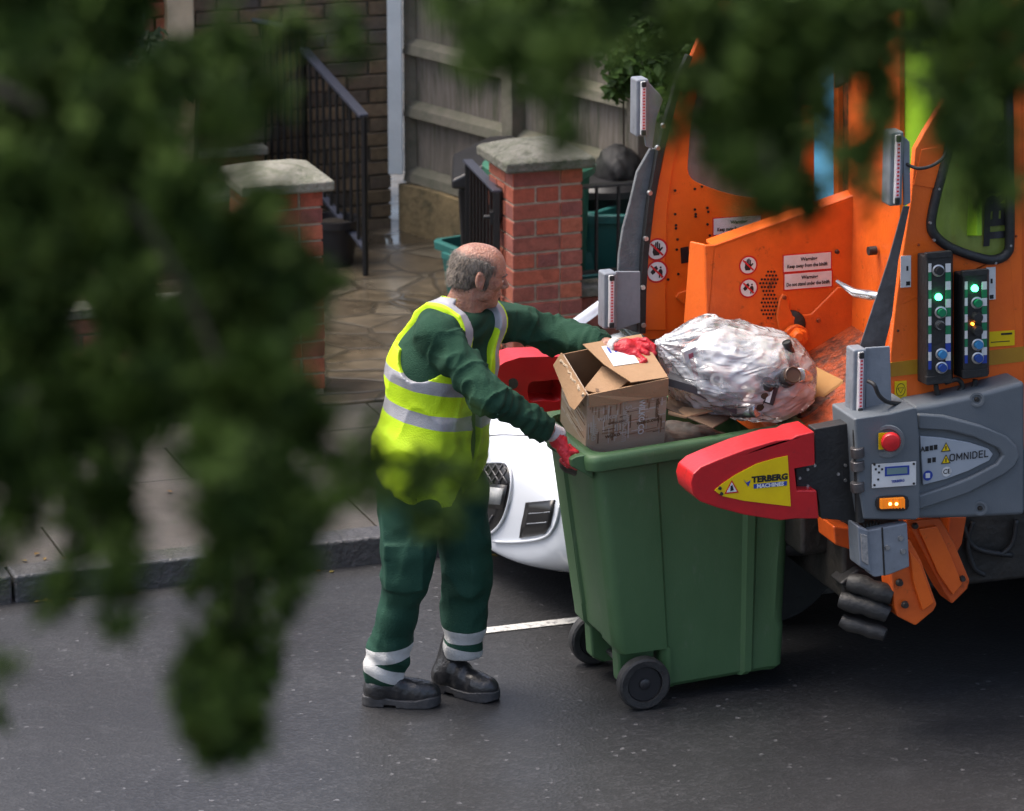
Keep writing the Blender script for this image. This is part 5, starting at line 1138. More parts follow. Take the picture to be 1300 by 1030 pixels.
jar('jar', 'dark jar lying at the bottom of the clear sack', 'jar', 968, 503, 13.82, .03, .10, (30, 40), M_brown, M_dark)
jar('bottle', 'dark bottle neck sticking up at the right edge of the clear sack', 'bottle', 1005, 455, 13.9, .018, .10, (20, -60), M_dark, M_blk)
jar('tin_can', 'silver tin can lying near the bottom of the clear sack', 'can', 945, 520, 13.85, .030, .09, (80, 50), M_can, M_can)
jar('tin_can', 'silver tin can standing on its side beside the dark jar in the clear sack', 'can', 1020, 478, 13.86, .026, .08, (70, -20), M_can, M_can)
c = RY(910, 482, 13.79); ro = thing('plastic_cup', 'white plastic cup with its ring shaped rim facing out of the clear sack', 'cup', c); b = MB(); Mx = Matrix.Rotation(rad(68), 3, 'X')
b.lathe(c, [(.012, -.04), (.020, .0), (.024, .004), (.024, .008), (.013, .008), (.010, -.02), (.001, -.02)], 24, M=Mx); b.build('cup', M_wht, ro, smooth='auto')
b = MB(); b.lathe(c+Mx@Vector((0, 0, -.018)), [(.0095, 0), (.001, .001)], 16, M=Mx); b.build('hole', M_under, ro)
def carton(lab, px, py, Y, sz, e, m, m2):
    c = RY(px, py, Y); from mathutils import Euler; Mx = Euler([rad(a) for a in e]).to_matrix(); ro = thing('carton', lab, 'carton', c); b = MB(); b.box(c, sz, M=Mx); b.build('body', m, ro, bevel=.002)
    b = MB(); b.box(c+Mx@Vector((0, -sz[1]/2-.001, 0)), (sz[0]*.35, .002, sz[2]*.8), M=Mx); b.build('printed_band', m2, ro)
carton('flat white carton with a pink band near the neck of the clear sack', 880, 468, 13.84, (.05, .02, .17), (10, -18, 20), M_wht, M_pink)
carton('small dark carton standing at the bottom of the clear sack', 978, 500, 13.80, (.045, .03, .07), (0, 14, -15), M_dark, M_wht)
carton('pale blue carton in the middle of the clear sack', 938, 478, 13.80, (.06, .02, .05), (20, 30, 10), mat('pale_blue_card', (.30, .42, .55), .5), M_wht)
# ------------------------------------------------------------------ white car
M_car = mat('white_car_paint', (.60, .64, .70), .22, coat=.8, spec=.6)
M_under2 = mat('lattice_grey', (.05, .05, .055), .3); M_gr = mat('grille_black', (.01, .01, .011), .3); M_cglass = mat('car_glass', (.02, .03, .03), .05, spec=.8)
M_plate = mat('number_plate', (.35, .36, .36), .35, col2=(.25, .26, .27), nscale=20)
hd = rad(27); HF = Vector((-math.cos(hd), -math.sin(hd), 0)); HN = Vector((math.sin(hd), -math.cos(hd), 0))
CP = Vector((-.10, 15.0, 0))
def CR(s, y, z): return CP-HF*s+HN*y+UP*z
car = thing('white_car', 'white car with a big dark grille parked behind the man and the green bin', 'car', CR(2, 0, 0))
ss = [0, .02, .06, .13, .24, .40, .65, .95, 1.3, 2.2, 3.1, 3.5, 3.85, 3.95, 4.0]
ww = [.50, .56, .63, .70, .76, .80, .83, .84, .85, .86, .84, .82, .76, .70, .60]
zb = [.20, .175, .16, .15, .145, .16, .20, .20, .20, .20, .20, .22, .26, .30, .36]
zt = [.50, .555, .60, .645, .685, .715, .75, .80, .84, .92, .92, .90, .85, .78, .66]
rings = []
for s, w_, z0, z2 in zip(ss, ww, zb, zt):
    h = z2-z0; k_ = max(0, 1-s/.9); half = [(0, z0-.03*k_), (w_*.5, z0), (w_*.88, z0+.03*h+.075*k_), (w_*.985, z0+.10*h+.10*k_), (w_, z0+.45*h), (w_*.985, z0+.62*h), (w_*.95, z0+.80*h), (w_*.86, z0+.92*h), (w_*.6, z0+.985*h), (0, z2)]
    rings.append([CR(s, y, z) for y, z in half]+[CR(s, -y, z) for y, z in half[::-1][1:-1]])
b = MB(); loft(b, rings, True, True); body = b.build('body', M_car, car, smooth=True); md = body.modifiers.new('subd', 'SUBSURF'); md.levels = 2; md.render_levels = 2
# greenhouse
gs = [(.80, .0, .84), (1.2, .19, .82), (1.75, .36, .76), (2.2, .42, .72), (3.0, .38, .70), (3.5, .20, .70), (3.75, .04, .70)]
rings = []
for s, h, ww_ in gs:
    half = [(0, .78), (.78, .78), (.78, .80), (ww_*.9, .80+h*.85), (ww_*.8, .82+h*1.0), (0, .86+h)]
    rings.append([CR(s, y, z) for y, z in half]+[CR(s, -y, z) for y, z in half[::-1][1:-1]])
b = MB(); loft(b, rings, True, True); gh = b.build('cabin_glass', M_cglass, car, smooth=True)
md = gh.modifiers.new('subd', 'SUBSURF'); md.levels = 2; md.render_levels = 2
for sg in (-1, 1):
    b = MB(); b.tube([CR(.72, sg*.74, .76), CR(.95, sg*.70, .91), CR(1.4, sg*.68, 1.13), CR(1.8, sg*.62, 1.27), CR(2.4, sg*.58, 1.31), CR(3.1, sg*.58, 1.26), CR(3.7, sg*.70, .95)], .024, 8); b.build('roof_pillar', M_car, car, smooth=True)
b = MB(); loft(b, [[CR(s, y*sc, z+dz) for y, dz in ((-.6, -.03), (-.3, 0), (.3, 0), (.6, -.03), (.6, -.045), (-.6, -.045))] for s, sc, z in ((1.7, 1, 1.27), (2.2, 1, 1.355), (2.9, 1, 1.32), (3.2, .95, 1.26))], True, True); b.build('roof', M_car, car, smooth='auto')
for s in (.78, 3.15):
    for sg in (-1, 1):
        wr = thing('wheel', None, None, CR(s, sg*.78, .31)-wloc(car)); wr.parent = car; c = CR(s, sg*.78, .31); Mx = Matrix((HF, UP, -HN)).transposed()
        b = MB(); b.lathe(c, [(.2, -.1), (.29, -.1), (.31, -.07), (.31, .07), (.29, .1), (.2, .1)], 36, M=Mx); b.build('tyre', M_blk, wr, smooth='auto')
        b = MB(); b.lathe(c, [(.2, -.09), (.2, .09), (.17, .07), (.05, .09), (.01, .09)], 24, M=Mx); b.build('rim', M_lgrey, wr, smooth='auto')
M_lampg = mat('headlamp_glass', (.5, .53, .55), .08, spec=.8, col2=(.12, .13, .14), nscale=14)
for sg in (-1, 1):
    hl_c = CR(.17, sg*.60, .575); ax_ = (HF*.75+HN*sg*.55+UP*.35).normalized(); e_ = HN.cross(ax_).normalized() if sg else UP; tx = (HN*sg-ax_*(HN*sg).dot(ax_)).normalized(); ty = ax_.cross(tx)
    b = MB(); Mx = Matrix((tx*1.0, ty*.55, ax_*.6)).transposed(); b.lathe(hl_c, [(.17*math.cos(a), .10*math.sin(a)) for a in np.linspace(-.3, 1.5, 8)], 24, M=Mx); b.build('headlight', M_lampg, car, smooth=True)
# grille and vents laid onto the nose
dg = bpy.context.evaluated_depsgraph_get(); ev = body.evaluated_get(dg); me_ = ev.to_mesh(); off = wloc(body)
bvh = BVHTree.FromPolygons([tuple(v.co+off) for v in me_.vertices], [tuple(p.vertices) for p in me_.polygons]); ev.to_mesh_clear()
def hit(px, py, o=0.0):
    r = ray(px, py).normalized(); h = bvh.ray_cast(O, r)
    if h[0] is None: return ONP(px, py, CP+UP*.4, HF)
    n_ = h[1]; n_ = n_ if n_.dot(r) < 0 else -n_; return h[0]+n_*o
def patch(name, rows, o, m, parent, th_=.006, n=6):
    """rows: list of (left px, right px, y) ; conforming patch"""
    b = MB(); vs = []; 
    for (xl, yl, xr, yr) in rows:
        for k in range(n+1): t = k/n; vs.append(hit(xl+(xr-xl)*t, yl+(yr-yl)*t, o))
    fs = []
    for i in range(len(rows)-1):
        for k in range(n): a = i*(n+1)+k; fs.append((a, a+1, a+n+2, a+n+1))
    b.add(vs, fs); ob = b.build(name, m, parent, smooth='auto', fixn=False); md = ob.modifiers.new('th', 'SOLIDIFY'); md.thickness = th_; md.offset = 0; return ob
gr_rows = [(570, 590, 640, 589), (566, 596, 646, 594), (564, 604, 650, 602), (564, 620, 650, 618), (564, 640, 646, 640), (566, 655, 640, 658), (570, 668, 632, 670), (580, 676, 620, 677)]
grl = patch('grille', gr_rows, .004, M_gr, car)
# chrome surround and lattice
b = MB(); loop = [hit(x, y, .008) for x, y in [(575, 588), (610, 588), (640, 588), (648, 594), (651, 604), (651, 620), (647, 640), (641, 658), (632, 671), (620, 678), (590, 678)]]; b.tube(smooth_poly(loop, 4, False), .005, 6); b.build('grille_surround', M_car, grl, smooth=True)
for k in range(13):
    for sg in (1, -1):
        pts = []
        for t in range(12):
            y = 590+8*t; x = 560+k*9+(sg*(y-590)*.62 if sg > 0 else 45+(-(y-590)*.62))
            ed = 651 if y < 625 else 651-(y-625)*.55
            if 572 < x < ed-3 and y < 672 and not (614 < y < 648): pts.append(hit(x, y, .009))
            else:
                if len(pts) > 1: b = MB(); b.tube(pts, .0042, 5); b.build('lattice_bar', M_under2, grl, smooth=True)
                pts = []
        if len(pts) > 1: b = MB(); b.tube(pts, .0042, 5); b.build('lattice_bar', M_under2, grl, smooth=True)
patch('number_plate', [(572, 612, 645, 620), (572, 636, 640, 640)], .018, M_plate, car, .008)
patch('plate_holder', [(570, 608, 648, 616), (570, 641, 642, 646)], .012, M_gr, car, .006)
fv = patch('side_vent', [(669, 638, 705, 635), (667, 650, 703, 650), (663, 668, 699, 668), (661, 683, 692, 678)], .004, M_gr, car)
for y in (652, 665): b = MB(); b.tube([hit(674-(y-652)*.2, y, .008), hit(700-(y-652)*.3, y-2, .008)], .003, 5); b.build('vent_slat', M_lgrey, fv, smooth=True)
b = MB(); b.tube(smooth_poly([hit(x, y, .006) for x, y in [(628, 687), (655, 688), (690, 683), (705, 668), (712, 640)]], 4, False), .006, 6); b.build('bumper_crease', M_car, car, smooth=True)
b = MB(); b.tube(smooth_poly([hit(x, y, -.001) for x, y in [(600, 560), (625, 553), (660, 553), (690, 556), (715, 562)]], 4, False), .0035, 6); b.build('bonnet_gap', M_gr, car, smooth=True)
# ------------------------------------------------------------------ the man
YM = 13.80
def J(px, py, dy=0.0): return RY(px, py, YM+dy)
T3 = lambda p: tuple(p)
M_skin = mat('skin', (.33, .145, .09), .42, col2=(.40, .215, .155), nscale=18, bump=.6, bscale=120, dirt=(.22, .075, .055), dscale=26, damt=.53)
P(M_skin).inputs['Subsurface Weight'].default_value = .12; P(M_skin).inputs['Subsurface Radius'].default_value = (.02, .008, .004); P(M_skin).inputs['Subsurface Scale'].default_value = .5
M_hair = mat('greying_hair', (.05, .040, .032), .8, col2=(.21, .175, .145), nscale=70, bump=1.0, bscale=160, mixlo=.4, mixhi=.62, aniso=(1, 1, .35))
M_sweat = mat('bottle_green_fleece', (.014, .047, .028), .95, col2=(.022, .062, .038), nscale=5, bump=.5, bscale=220, spec=.2, crease=.9, cscale=7)
M_glove = mat('red_glove_latex', (.55, .018, .028), .38, col2=(.42, .01, .02), nscale=30, bump=.5, bscale=90, dirt=(.14, .02, .03), dscale=40, damt=.62)
M_cuff = mat('white_glove_cuff', (.62, .58, .56), .9, col2=(.5, .42, .42), nscale=30, bump=.5, bscale=160)
M_boot = mat('black_boot_leather', (.009, .009, .010), .28, col2=(.028, .028, .03), nscale=16, bump=.35, bscale=60)
M_sole = mat('boot_sole', (.022, .022, .024), .6, col2=(.04, .04, .044), nscale=20, bump=.3)
def masked(name, m, attr, col, rough):
    """second colour where the point attribute is above zero (tape sewn on the cloth)"""
    t = m.node_tree; L = t.links; b = P(m); a = t.nodes.new('ShaderNodeAttribute'); a.attribute_name = attr
    g = t.nodes.new('ShaderNodeMath'); g.operation = 'GREATER_THAN'; g.inputs[1].default_value = 0; L.new(a.outputs['Fac'], g.inputs[0])
    mx = t.nodes.new('ShaderNodeMix'); mx.data_type = 'RGBA'; src = b.inputs['Base Color'].links[0].from_socket; L.new(src, mx.inputs['A'])
    n = t.nodes.new('ShaderNodeTexNoise'); n.inputs['Scale'].default_value = 9; n.inputs['Detail'].default_value = 6; r = t.nodes.new('ShaderNodeValToRGB'); r.color_ramp.elements[0].position = .35; r.color_ramp.elements[1].position = .65
    r.color_ramp.elements[0].color = (*[c*.72 for c in col], 1); r.color_ramp.elements[1].color = (*col, 1); tc = t.nodes.new('ShaderNodeTexCoord'); L.new(tc.outputs['Object'], n.inputs[0]); L.new(n.outputs[0], r.inputs[0]); L.new(r.outputs[0], mx.inputs['B'])
    L.new(g.outputs[0], mx.inputs['Factor']); L.new(mx.outputs['Result'], b.inputs['Base Color'])
    mm = t.nodes.new('ShaderNodeMapRange'); mm.inputs[3].default_value = b.inputs['Roughness'].default_value; mm.inputs[4].default_value = rough; L.new(g.outputs[0], mm.inputs[0]); L.new(mm.outputs[0], b.inputs['Roughness'])
    return m
M_vest = masked('v', mat('fluorescent_lime_cloth', (.56, .80, .015), .55, col2=(.50, .74, .012), nscale=4, bump=.3, bscale=200, spec=.35, crease=1.0, cscale=6), 'tape', (.40, .40, .43), .34)
M_trou = masked('t', mat('bottle_green_twill', (.008, .042, .027), .75, col2=(.014, .058, .037), nscale=5, bump=.4, bscale=220, spec=.25, crease=.9, cscale=6), 'tape', (.55, .55, .54), .45)
man = thing('person', 'balding man in lime high visibility vest and red gloves pushing the green bin', 'person', (GZ(540, 885).x, YM, 0))
pel = J(538, 610); chest = J(562, 462); nb = J(587, 386, .01); axis = (nb-pel).normalized()
shn = J(556, 426, -.165); shf = J(633, 404, .165)
lat = (shf-shn); lat = (lat-axis*lat.dot(axis)).normalized(); fwd = lat.cross(axis); fwd = fwd if fwd.x > 0 else -fwd
print('fwd', fwd, 'lat', lat)
waist = J(543, 560)
def frame(p):
    def f(g):
        X, Y, Z = g; dx, dy, dz = X-p.x, Y-p.y, Z-p.z
        return (dx*axis.x+dy*axis.y+dz*axis.z, dx*lat.x+dy*lat.y+dz*lat.z, dx*fwd.x+dy*fwd.y+dz*fwd.z)
    return f
tf_ = frame(pel)
def torso(g, ex=0.0):
    d = 1e3
    for s in (-1, 1):
        a = pel+lat*s*.055+axis*.02+fwd*.0; b = waist+lat*s*.055+fwd*.015; c = chest+lat*s*.075+fwd*.0; e = nb+lat*s*.11-axis*.075-fwd*.015
        d1 = sm(cap(g, T3(a), T3(b), .122, .130), cap(g, T3(b), T3(c), .130, .124), .06); d1 = sm(d1, cap(g, T3(c), T3(e), .124, .070), .06)
        d = d1 if s == -1 else sm(d, d1, .08)
    d = sm(d, cap(g, T3(shn+axis*.0), T3(shf+axis*.0), .062, .062), .05)
    d = sm(d, cap(g, T3(nb-axis*.06), T3(nb+axis*.0), .08, .066), .05)
    return d-ex
eln = J(622, 505, -.30); wrn = J(690, 543, -.155); elf = J(704, 426, .29); wrf = J(764, 438, .12)
def arm(g, sh, el, wr, rs, sd):
    d = sm(cap(g, T3(sh), T3(el), rs[0], rs[1]), cap(g, T3(el), T3(wr), rs[1], rs[2]), .03)
    X, Y, Z = g; a = (wr-el).normalized(); t = (X-el.x)*a.x+(Y-el.y)*a.y+(Z-el.z)*a.z
    a2 = (el-sh).normalized(); t2 = (X-sh.x)*a2.x+(Y-sh.y)*a2.y+(Z-sh.z)*a2.z
    w1 = wn(g, 14, sd)
    d = d+.0045*np.sin(t*95+5*w1)*np.exp(-((t-.02)/.09)**2)+.004*np.sin(t*130+6*w1)*np.exp(-((t-.20)/.06)**2)+.004*np.sin(t2*60+5*w1)*np.exp(-((t2-.12)/.12)**2)
    d = d+.0045*np.exp(-((t2-.030)/.0075)**2); rd = 1-np.abs(wn(g, 16, sd+7)); wa = (X-el.x)*a2.x+(Y-el.y)*a2.y+(Z-el.z)*a2.z; r2 = 1-np.abs(wn((X+1.5*a2.x*wa, Y+1.5*a2.y*wa, Z+1.5*a2.z*wa), 17, sd+9)); r3 = 1-np.abs(wn((X+.8*a2.z*wa, Y, Z-.8*a2.x*wa), 27, sd+11)); return d+.003*w1-.008*rd**4-.012*r2**5-.006*r3**5
def shirt(g):
    d = torso(g, .004)+.004*wn(g, 12, 61)
    d = sm(d, arm(g, shn, eln, wrn, (.066, .056, .039), 71), .035); d = sm(d, arm(g, shf, elf, wrf, (.066, .053, .040), 72), .035)
    # ribbed crew neck
    t, l, f = tf_(g); tn = (nb-pel).length
    d = smx(d, t-(tn-.012+.0*f), .008)
    ex_, ey_, ez_ = g
    # cuts at the cuffs
    for el, wr in ((eln, wrn), (elf, wrf)):
        a = (wr-el).normalized(); tt = (g[0]-wr.x)*a.x+(g[1]-wr.y)*a.y+(g[2]-wr.z)*a.z
        near = np.maximum(tt-.012, cap(g, T3(wr), T3(wr+a*.1), .12, .12)*0-1); d = np.where((tt > .0) & (cap(g, T3(wr), T3(wr+a*.12), .09, .09) < 0), np.maximum(d, tt-.012), d)
    return d
lo = (shn.x-.28, YM-.47, pel.z-.06); hi = (wrf.x+.05, YM+.42, nb.z+.06)
sw = sdf_obj('sweatshirt', shirt, lo, hi, .0050, M_sweat, man)
# cuffs and collar ribs
for el, wr, r, nm in ((eln, wrn, .037, 0), (elf, wrf, .038, 1)):
    a = (wr-el).normalized(); b = MB(); pts = [wr-a*.035+a*.05*t/8 for t in range(9)]; b.tube(pts, [r+.003]+[r+.004+.001*math.sin(k*2) for k in range(7)]+[r], 20); b.build('cuff', M_sweat, sw, smooth=True)
cr = []
for k in range(25):
    th_ = 2*PI*k/24; cr.append(nb-axis*.022+fwd*(.068*math.cos(th_)+.004)+lat*.070*math.sin(th_)+axis*(.018*(-math.cos(th_))))
b = MB(); b.tube(cr, .009, 8, caps=False); b.build('neckband', M_sweat, sw, smooth=True)
# vest
tn = (nb-pel).length
def vest(g):
    t, l, f = tf_(g)
    ang = np.arctan2(l, f)                      # 0 = front, + away side
    low = np.clip((.30-t)/.30, 0, 1)
    d = torso(g, .015)-.003*low+.004*wn(g, 9, 81)+.009*low*np.sin(ang*6+3*wn(g, 7, 82))*.8+.004*np.sin(t*50+7*wn(g, 8, 83))*np.exp(-((t-.14)/.12)**2)-.012*(1-np.abs(wn(g, 11, 84)))**4-.007*(1-np.abs(wn(g, 21, 85)))**5
    d = np.maximum(d, -(t+.040-.012*np.sin(ang*2)-.62*np.clip(-f, 0, 1)*.8))               # hem
    # armholes: flat cuts on each side, shaped like a keyhole round the shoulder
    for s in (-1, 1):
        ah = np.sqrt(((t-(tn-.125))/.130)**2+((f-.012)/.098)**2)-1
        side = .142-s*l
        d = np.maximum(d, -np.maximum(ah*.10, side)); d = np.maximum(d, -np.maximum(tn-.17-t, s*-l+.142))
    # v neck opening in front and round the neck
    vn = np.maximum(np.abs(l)-(.028+np.clip(t-(tn-.30), 0, 1)*.22), .02-f)
    d = np.maximum(d, -vn)
    op = np.maximum(np.abs(l)-.028, .05-f); d = np.maximum(d, -op)
    nk_ = np.sqrt((l/.080)**2+((f-.0)/.086)**2)-1; d = np.maximum(d, -np.maximum(nk_*.08, tn-.12-t))
    return d
t_b1 = (J(545, 489, -.2)-pel).dot(axis); t_b2 = (J(530, 531, -.2)-pel).dot(axis)
print('bands', t_b1, t_b2, (J(502, 466, 0)-pel).dot(axis), (J(492, 505, 0)-pel).dot(axis))
t_b1, t_b2 = .5*(t_b1+(J(504, 466, 0)-pel).dot(axis)), .5*(t_b2+(J(493, 506, 0)-pel).dot(axis))
def tape(g):
    t, l, f = tf_(g); a = np.maximum(.0245-np.abs(t-t_b1), .0245-np.abs(t-t_b2)); br = np.minimum(.0245-np.abs(np.abs(l)-.105), t-t_b1)
    return np.maximum(a, br)
vs_ = sdf_obj('safety_vest', vest, (pel.x-.27, YM-.33, pel.z-.10), (shf.x+.10, YM+.33, nb.z+.04), .0048, M_vest, man, attr={'tape': tape})
# trousers
LN = [J(520, 622, -.075), J(516, 700, -.10), J(514, 735, -.10), J(504, 781, -.07), J(487, 852, -.04)]; RN = [.098, .085, .076, .064, .068]
LF = [J(582, 622, .075), J(587, 680, .075), J(591, 730, .07), J(589, 781, .075), J(585, 832, .07)]; RF = [.098, .087, .078, .068, .058]
def leg(g, Ls, Rs, sd):
    d = None
    for i in range(4):
        c = cap(g, T3(Ls[i]), T3(Ls[i+1]), Rs[i], Rs[i+1]); d = c if d is None else sm(d, c, .03)
    X, Y, Z = g; w1 = wn(g, 11, sd); zk = Ls[2].z; za = Ls[4].z
    d = d+.003*np.sin(Z*60+7*w1)*np.exp(-((Z-zk)/.08)**2)+.005*np.sin((Z+.5*X)*70+6*w1)*np.exp(-((Z-za-.02)/.10)**2)+.004*w1-.015*(1-np.abs(wn((X*1.5, Y*1.2, Z*.6+X*.5), 15, sd+3)))**3-.004*(1-np.abs(wn((X, Y, Z*.6), 30, sd+4)))**3
    return np.maximum(d, Ls[4].z-(.035 if sd == 91 else -.0)-Z)
def trou(g):
    dn = leg(g, LN, RN, 91); df = leg(g, LF, RF, 92)
    # cargo pocket on the near thigh
    pc = LN[1].lerp(LN[2], .35); X, Y, Z = g; q = np.maximum(np.maximum(np.abs(X-pc.x+.005)-.060, np.abs(Z-pc.z)-.075), np.abs(Y-pc.y+.068)-.016)-.006+.003*wn(g, 20, 7)
    dn = sm(dn, q, .02); q2 = np.maximum(np.maximum(np.abs(X-pc.x+.005)-.066, np.abs(Z-pc.z-.062)-.022), np.abs(Y-pc.y+.071)-.020)-.003; dn = sm(dn, q2, .008)
    hip = sm(cap(g, T3(LN[0]), T3(LF[0]), .098, .098), cap(g, T3(pel-axis*.01+lat*-.04), T3(pel-axis*.01+lat*.04), .125, .125), .05)
    return sm(sm(dn, hip, .045), df, .02) if False else sm(np.minimum(dn, df), hip, .045)
def ttape(g):
    X, Y, Z = g; dn = np.minimum(1, cap(g, T3(LN[3]), T3(LN[4]), 0, 0)); df = cap(g, T3(LF[3]), T3(LF[4]), 0, 0); isn = dn < df
    zn1, zn2 = J(495, 827, -.05).z, J(490, 849, -.05).z; zf1, zf2 = J(586, 803, .07).z, J(586, 826, .07).z
    sn = (X-LN[4].x)*.10; sn2 = (X-LN[4].x)*-.42; s1 = (X-LF[4].x)*-.08; s2 = (X-LF[4].x)*-.25
    a = np.where(isn, np.maximum(.024-np.abs(Z-zn1-sn), .026-np.abs(Z-zn2-sn2)), np.maximum(.024-np.abs(Z-zf1-s1), .025-np.abs(Z-zf2-s2)))
    return a
tr_ = sdf_obj('trousers', trou, (LN[4].x-.14, YM-.26, .04), (LF[0].x+.17, YM+.27, pel.z+.17), .0062, M_trou, man, attr={'tape': ttape})
# boots
def boot(name, heel, toe, anc, tab, sd):
    heel = Vector((heel.x, heel.y, 0)); toe = Vector((toe.x, toe.y, 0)); d_ = (toe-heel).normalized(); s_ = Vector((-d_.y, d_.x, 0)); L_ = .285
    toe = heel+d_*L_; r = thing(name, None, None, heel+d_*.1-wloc(man)); r.parent = man
    def P3(a, b_, c): return heel+d_*a+s_*b_+UP*c
    def lc(g): X, Y, Z = g; dx, dy = X-heel.x, Y-heel.y; return dx*d_.x+dy*d_.y, dx*s_.x+dy*s_.y, Z
    def upper(g):
        a, b_, c = lc(g)
        d = cap(g, T3(P3(.055, 0, .055)), T3(P3(.215, 0, .042)), .043, .043); d = sm(d, cap(g, T3(P3(.215, 0, .045)), T3(P3(.242, 0, .045)), .044, .040), .02)
        d = sm(d, cap(g, T3(P3(.06, 0, .06)), T3(Vector((anc.x, anc.y, anc.z))), .047, .056 if tab else .05), .03); d = sm(d, cap(g, T3(P3(.10, 0, .09)), T3(P3(.18, 0, .055)), .04, .035), .03)
        d = d+.003*np.sin(a*120+4*wn(g, 18, sd))*np.exp(-((a-.15)/.04)**2)+.002*wn(g, 40, sd+1)
        return np.maximum(np.maximum(d, .018-c), np.abs(b_)-.049)
    def sole(g):
        a, b_, c = lc(g); wd = .040+.010*np.clip((a-.09)/.08, 0, 1)-.004*np.clip((a-.2)/.05, 0, 1)
        x_ = np.clip(a, .045, L_-.05); q = np.sqrt((a-x_)**2+(b_)**2)-wd-.004
        lift = .012*np.clip((a-.22)/.07, 0, 1)**2
        d = np.maximum(q, np.abs(c-lift-.017)-.017); arch = np.maximum(np.abs(a-.105)-.022, c-.010); tread = np.maximum(np.sin(a*260)*-.5+.2, c-.006)*.01
        wv = np.maximum(d, -arch); return np.where(c < .03, wv, np.maximum(q+.0, c-.034-.008*np.sin(a*30)))
    lo_ = heel-Vector((.14, .14, .02)); hi_ = heel+d_*L_+Vector((.14, .14, 0)); lo2 = (min(lo_.x, hi_.x)-.02, min(heel.y, toe.y)-.1, -.01); hi2 = (max(lo_.x, hi_.x), max(heel.y, toe.y)+.1, anc.z+.06)
    sdf_obj('upper', upper, lo2, hi2, .0036, M_boot, r); sdf_obj('sole', sole, lo2, (hi2[0], hi2[1], .06), .0030, M_sole, r)
    if tab: b = MB(); b.prism([anc-d_*.055+UP*.0, anc-d_*.05+UP*.0, anc-d_*.048+UP*.05, anc-d_*.058+UP*.045], s_*.02); b.build('pull_tab', M_boot, r, bevel=.003)
boot('boot', GZ(459, 893), GZ(552, 895), J(486, 862, -.035), False, 101)
h2 = GZ(549, 872); boot('boot', h2, GZ(622, 889), Vector((J(580, 826, .08).x, h2.y-.005, J(579, 818, .08).z)), True, 105)
# ---- head
hc = J(608, 349, .02); ha = rad(12); f_ = Vector((math.cos(ha), math.sin(ha), -.24)).normalized(); up_ = (axis*.25+UP); up_ = (up_-f_*up_.dot(f_)).normalized(); l_ = up_.cross(f_)
HM = Matrix((f_, l_, up_)).transposed()
def HP(x, y, z): return hc+f_*x+l_*y+up_*z
def E_(g, c, r, M=None): return ell(g, T3(HP(*c)), r, HM if M is None else HM@M)
def hl(g): X, Y, Z = g; dx, dy, dz = X-hc.x, Y-hc.y, Z-hc.z; return [dx*v.x+dy*v.y+dz*v.z for v in (f_, l_, up_)]
def skull(g): return sm(E_(g, (-.018, 0, .030), (.092, .074, .080)), E_(g, (.022, 0, .030), (.062, .064, .070)), .03)
def headf(g):
    d = skull(g)
    d = sm(d, E_(g, (.026, 0, -.030), (.058, .056, .070)), .03)           # face block
    d = sm(d, E_(g, (.045, 0, -.075), (.038, .038, .030)), .025)           # jaw
    d = sm(d, E_(g, (.070, 0, -.090), (.016, .020, .015)), .018)           # chin
    for s in (-1, 1):
        d = sm(d, E_(g, (.056, s*.040, -.012), (.020, .016, .016)), .018)     # cheekbone
        d = sm(d, E_(g, (.010, s*.046, -.058), (.035, .010, .016)), .02)      # jaw angle
    d = sm(d, E_(g, (.078, 0, .022), (.012, .044, .009)), .012)            # brow
    for s in (-1, 1): d = smx(d, -E_(g, (.092, s*.030, .004), (.016, .017, .012)), .010)   # eye sockets
    d = sm(d, cap(g, T3(HP(.080, 0, .012)), T3(HP(.103, 0, -.020)), .008, .0115), .010)   # nose
    for s in (-1, 1): d = sm(d, E_(g, (.090, s*.012, -.026), (.011, .007, .007)), .006)
    d = sm(d, E_(g, (.079, 0, -.050), (.010, .024, .012)), .01)             # mouth area
    d = sm(d, E_(g, (.0865, 0, -.0500), (.007, .021, .0045)), .003); d = sm(d, E_(g, (.0845, 0, -.0605), (.007, .018, .005)), .003)
    d = smx(d, -E_(g, (.094, 0, -.0555), (.009, .024, .0012)), .002)
    for s in (-1, 1):
        a = HP(.082, s*.020, -.028); b_ = HP(.072, s*.036, -.062); d = smx(d, -cap(g, T3(a), T3(b_), .0025, .0012), .006)    # nasolabial fold
        for k in range(3): d = smx(d, -cap(g, T3(HP(.064, s*.052, .004+k*.007)), T3(HP(.050, s*.062, -.002+k*.012)), .0010, .0006), .003)   # crow's feet
    for k in range(3): d = smx(d, -cap(g, T3(HP(.092-k*.004, -.03, .040+k*.011)), T3(HP(.092-k*.004, .03, .040+k*.011)), .0008, .0008), .004)
    # neck
    d = sm(d, cap(g, T3(HP(-.028, 0, -.045)), T3(nb-axis*.05-fwd*.01), .050, .062), .028)
    d = sm(d, cap(g, T3(HP(.035, 0, -.075)), T3(nb-axis*.03+fwd*.045), .022, .020), .03)
    for s in (-1, 1): d = sm(d, cap(g, T3(HP(-.025, s*.052, -.05)), T3(nb-axis*.03+fwd*.05+lat*s*.012), .012, .012), .014)
    # ears
    Re = Matrix.Rotation(rad(-12), 3, 'Y')
    for s in (-1, 1):
        e = E_(g, (-.012, s*.078, -.004), (.019, .010, .033), Re@Matrix.Rotation(rad(s*-22), 3, 'Z')); e = smx(e, -E_(g, (-.008, s*.0885, -.001), (.0115, .008, .020), Re), .004)
        e = sm(e, E_(g, (-.004, s*.076, -.030), (.009, .006, .010)), .006); d = sm(d, e, .006)
    return d+.0008*wn(g, 70, 111)
